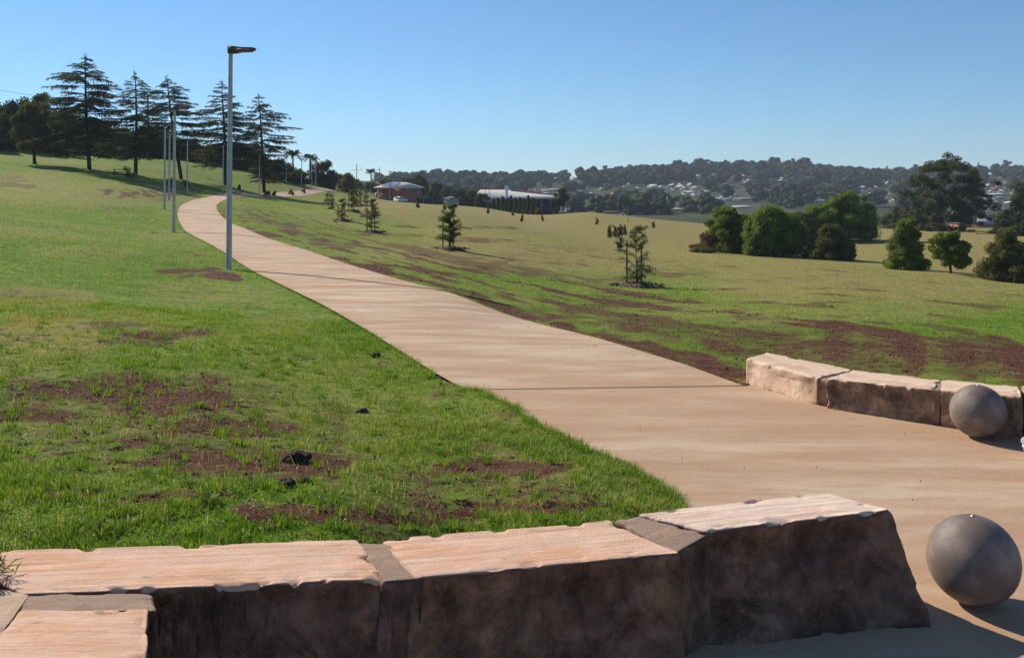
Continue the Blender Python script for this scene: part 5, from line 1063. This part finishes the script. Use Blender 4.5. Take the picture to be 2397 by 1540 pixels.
# ------------------------------------------------------------ trees of the valley and the far hill
def fartree_mesh(seed, H, R, kind, leafm, n=420, size=1.0):
    rng = np.random.default_rng(seed); mb = MB()
    if kind == 'gum': bl = [(rng.normal()*R*.35, rng.normal()*R*.35, H*rng.uniform(.5, .88), R*rng.uniform(.32, .5), .6) for _ in range(8)]
    elif kind == 'round': bl = blobs_round(rng, H, R, H*.12, 10, .45, 'round')
    elif kind == 'wide': bl = blobs_round(rng, H*.8, R*1.25, H*.05, 12, .4, 'low')
    else: bl = [(rng.normal()*.3, rng.normal()*.3, H*(.1+.85*q/8), R*.55*(1-.75*q/8), 1.2) for q in range(9)]
    mb.tube([[0, 0, -1], [0, 0, H*.8]], [.35, .12], 5, a=.1); crown(mb, rng, bl, n, size, cscale=.84); return mb.mesh('far_tree', M[leafm])
KM = [fartree_mesh(1, 15, 6, 'gum', 'leaf_far'), fartree_mesh(2, 12, 6.5, 'round', 'leaf_far'), fartree_mesh(3, 12, 6.5, 'wide', 'leaf_farlight'), fartree_mesh(4, 17, 5, 'cone', 'leaf_far'), fartree_mesh(5, 13, 7, 'wide', 'leaf_far'), fartree_mesh(6, 10, 5, 'round', 'leaf_farlight'), fartree_mesh(7, 17, 5.5, 'gum', 'leaf_far')]
def ftree(u, D, k, s, label, group, zoff=0, name='far_tree'):
    if D < 1000 and any(abs(u-a) < w+5 and D < d for a, w, d in BL) and rng.random() < .97: return None
    o = link(name, KM[k]); p = at(u, D); o.location = (p.x, p.y, p.z+zoff); o.scale = (s, s, s*rng.uniform(.85, 1.1)); o.rotation_euler = (0, 0, rng.uniform(0, 6.28)); return tag(o, label, 'tree', group)
SKY = [(1000, 424), (1100, 420), (1200, 410), (1300, 404), (1400, 395), (1500, 389), (1600, 381), (1700, 377), (1850, 375), (1950, 386), (2050, 394), (2150, 392), (2300, 388), (2420, 388)]
# trees that stand out on the skyline, one by one
for u, vt, k in [(1038,408,0),(1010,415,1),(1085,415,4),(1127,425,3),(1136,420,3),(1172,403,6),(1163,412,1),(1242,394,6),(1265,408,1),(1310,400,1),(1325,392,6),(1360,399,1),(1418,386,6),(1452,388,4),(1532,380,3),(1588,377,4),(1640,370,4),(1662,372,1),(1700,372,0),(1735,372,4),(1785,374,6),(1810,369,4),(1850,370,1),(1880,368,4),(1925,382,4),(2018,390,0),(2076,382,3),(2060,392,1),(2105,390,4),(2150,385,1),(2290,378,3),(2330,384,1),(2355,375,0),(2380,384,4),(1470,386,1),(1390,395,1),(1215,405,4),(1290,402,4)]:
    D = 1190; zt = CH-(vt-V0)/F*D; p = at(u, D); Hh = max(7, zt-p.z); ftree(u, D, k, Hh/[14, 12.5, 10.5, 17.5, 11, 10.5, 16][k], 'tree standing out on the skyline of the far hill', 'trees on the skyline of the far hill')
# valley belt
belt = []
for _ in range(110):
    u = rng.uniform(1330, 1640); v = rng.uniform(462, 500); belt.append((u, rng.uniform(420, 640)))
for i, (u, D) in enumerate(belt[:105]): ftree(u, D, int(rng.choice([1, 2, 4, 5, 2])), rng.uniform(.7, 1.05), 'olive green tree in the valley belt beyond the field', 'trees of the valley belt beyond the field')
for (u0, u1, D0, D1, n) in ((1560, 1760, 400, 600, 40), (1640, 1760, 400, 560, 20), (1980, 2180, 380, 620, 30), (2180, 2440, 420, 640, 34), (1780, 1990, 560, 700, 12), (960, 1330, 560, 760, 24)):
    for _ in range(n): ftree(rng.uniform(u0, u1), rng.uniform(D0, D1), int(rng.integers(0, 6)), rng.uniform(.55, .95), 'tree standing among the valley buildings', 'trees among the valley buildings')
# the rest of the wooded hill reads as one mass
tri = []; mb = MB(); bm = bmesh.new(); bmesh.ops.create_icosphere(bm, subdivisions=2, radius=1); co = np.array([v.co[:] for v in bm.verts]); fc = np.array([[v.index for v in f.verts] for f in bm.faces]); bm.free(); fc = np.concatenate([fc, fc[:, 2:]], 1)
hs = [(zc_ if False else f_(x, y)) for f_, L_ in ((z3, small3), (z4, small4)) for x, y, w in L_]+[f_(x, y) for f_, x, y, w, *_ in big]
for _ in range(3600):
    u = rng.uniform(880, 2520); D = 650+570*rng.random()**.75; X_ = (u-U0)/F*D; g = gz(X_, D); R = rng.uniform(4.0, 7.5); H = R*rng.uniform(1.3, 2.0)
    uu, vv = pix(X_, D, g+H*.5); um, vt_ = pix(X_, D, g+H)
    # gardens and roofs stay open
    vb_ = pix(X_, D, g)[1]
    if D > 1080: H *= .75
    if any(abs(uu-a) < 8+R*F/D*.75 and vt_-2 < b < vb_+3 for a, b in hs) and rng.random() < .95: continue
    if vn(np.array([X_*.012]), np.array([D*.012]), seed=4)[0] > .80 and D < 1000: continue
    if D < 820 and rng.random() < .25: continue
    for q in range(4):
        c = np.array([X_+rng.normal()*R*.42, D+rng.normal()*R*.4, g+H*rng.uniform(.35, .85)]); r = R*rng.uniform(.42, .68)
        nn = .72+.55*vn(co[:, 0]*2.3+c[0], co[:, 1]*2.3, co[:, 2]*2.3+c[2], seed=3); tt = rng.beta(1.6, 3)*.95
        mb.add(c+co*nn[:, None]*r*[1, 1, .8], fc, tt*.7)
        n = 46; d = rng.normal(size=(n, 3)); d /= np.linalg.norm(d, axis=1)[:, None]; mb.cards(c+d*r*rng.uniform(.85, 1.22, n)[:, None]*[1, 1, .8], rng.uniform(.9, 2.0, n), .9, rng, a=np.clip(tt+rng.normal(size=n)*.25, 0, 1))
w_ = mb.build('hillside_wood', M['leaf_far']); tag(w_, 'dense dark wood covering the far hillside', 'wood', kind='stuff')

# ------------------------------------------------------------ utility poles and wires
def upole(u, vt, vb, D, label, arms=((.0, 1.2),), w=.16):
    p = bpos(u, vb, D); H = Hd(D, vb-vt); t = empty('utility_pole', p); tag(t, label, 'utility pole', 'wooden utility poles')
    mb = MB(); mb.tube([[0, 0, -2], [0, 0, H]], [w, w*.75], 8); mb.build('pole', M['wood_pole'], t, True)
    for dz, l in arms: mb = MB(); mb.box(0, -.15, H-dz, l*2, .1, .12); mb.build('cross_arm', M['wood_pole'], t)
    return p+Vector((0, 0, H))
A = upole(740, 364, 450, 200, 'tallest utility pole, beside the two palms', ((.4, .35), (1.5, .7)), .17)
B = upole(835, 384, 440, 330, 'utility pole with a wide cross arm above the brown roof', ((2.2, 1.9),)); Cc = upole(871, 394, 440, 390, 'small utility pole between the two wide armed ones', ((1, 1),))
Dd = upole(888, 392, 440, 420, 'far utility pole with a short cross arm', ((1.4, 1.1),)); E = upole(913, 400, 478, 238, 'dark utility pole in front of the brick house', ((.2, .5), (.8, .5)), .14)
Fp = upole(986, 405, 440, 400, 'far utility pole behind the rounded trees', ((.6, 1.6),)); G_ = upole(346, 220, 372, 150, 'utility pole between the second and third cedars', ((.8, .9),), .17)
upole(1470, 480, 523, 160, 'thin dark pole on the far edge of the field', ((.1, .1),), .07)
upole(1447, 430, 510, 420, 'thin pole rising from the valley behind the crest', ((.6, .9),), .12)
def wire(a, b, sag, label, r=.03):
    s = np.linspace(0, 1, 20); P = np.array(a)[None]*(1-s)[:, None]+np.array(b)[None]*s[:, None]; P[:, 2] -= sag*4*s*(1-s); mb = MB(); mb.tube(P, r, 4, cap=False)
    tag(mb.build('overhead_wire', M['wire']), label, 'wire', 'overhead wires')
wire(A, B+Vector((-1.5, 0, -2)), 3.2, 'upper overhead wire between the tallest pole and the wide armed pole'); wire(A-Vector((0, 0, 1.4)), B+Vector((1.5, 0, -2.2)), 3.6, 'lower overhead wire between the tallest pole and the wide armed pole')
wire(bpos(640, 368, 190), A-Vector((0, 0, .4)), .3, 'overhead wire running left from the tallest pole'); wire(B, Cc, 1.5, 'overhead wire between the wide armed pole and the next small one'); wire(Cc, Dd, 1, 'overhead wire between the two small far poles')
wire(bpos(-60, 200, 120), G_, 1.2, 'topmost overhead wire above the trees at the left edge', .02); wire(bpos(-60, 233, 120), G_-Vector((0, 0, .9)), 1.0, 'second overhead wire at the left edge', .02); wire(bpos(-60, 241, 120), G_-Vector((0, 0, 1.1)), 1.0, 'lowest overhead wire at the left edge', .02)

# far repeats: each gets a label of its own, by counting from the left within a stretch one can find
ZN = [(-999, 1150, 'left of the warehouse'), (1150, 1340, 'above the warehouse'), (1340, 1640, 'between warehouse and tree clump'), (1640, 2080, 'above the tree clump'), (2080, 2310, 'beside the tall gum'), (2310, 9999, 'near the right edge')]
for grp, noun in (('houses on the far hillside', 'small pale far houses'), ('trees on the skyline of the far hill', 'taller skyline trees'), ('trees of the valley belt beyond the field', 'olive valley trees'), ('trees among the valley buildings', 'trees among valley buildings')):
    obs = [o for o in C.objects if o.parent is None and o.get('group') == grp]
    for a, b, zn in ZN:
        sel = sorted([o for o in obs if a <= U0+F*o.location.x/o.location.y < b], key=lambda o: o.location.x/o.location.y)
        for i, o in enumerate(sel): o['label'] = f'{ORD(i)} from the left of the {noun} {zn}'

# ------------------------------------------------------------ haze
if HAZE:
    bm = bmesh.new(); bmesh.ops.create_cube(bm, size=1)
    for v in bm.verts: v.co = Vector((v.co.x*5600, v.co.y*5600, -71+(v.co.z+.5)*(71+105)))
    me = bpy.data.meshes.new('haze'); bm.to_mesh(me); bm.free(); hz = link('haze', me); m = bpy.data.materials.new('haze'); m.use_nodes = True; nt = m.node_tree; nt.nodes.clear()
    out = nd(nt, 'ShaderNodeOutputMaterial'); pv_ = nd(nt, 'ShaderNodeVolumePrincipled'); pv_.inputs['Density'].default_value = HAZE; pv_.inputs['Color'].default_value = (.72, .82, 1, 1); pv_.inputs['Anisotropy'].default_value = .1
    nt.links.new(pv_.outputs[0], out.inputs['Volume']); me.materials.append(m); tag(hz, 'thin blue haze over the valley', 'haze', kind='stuff')
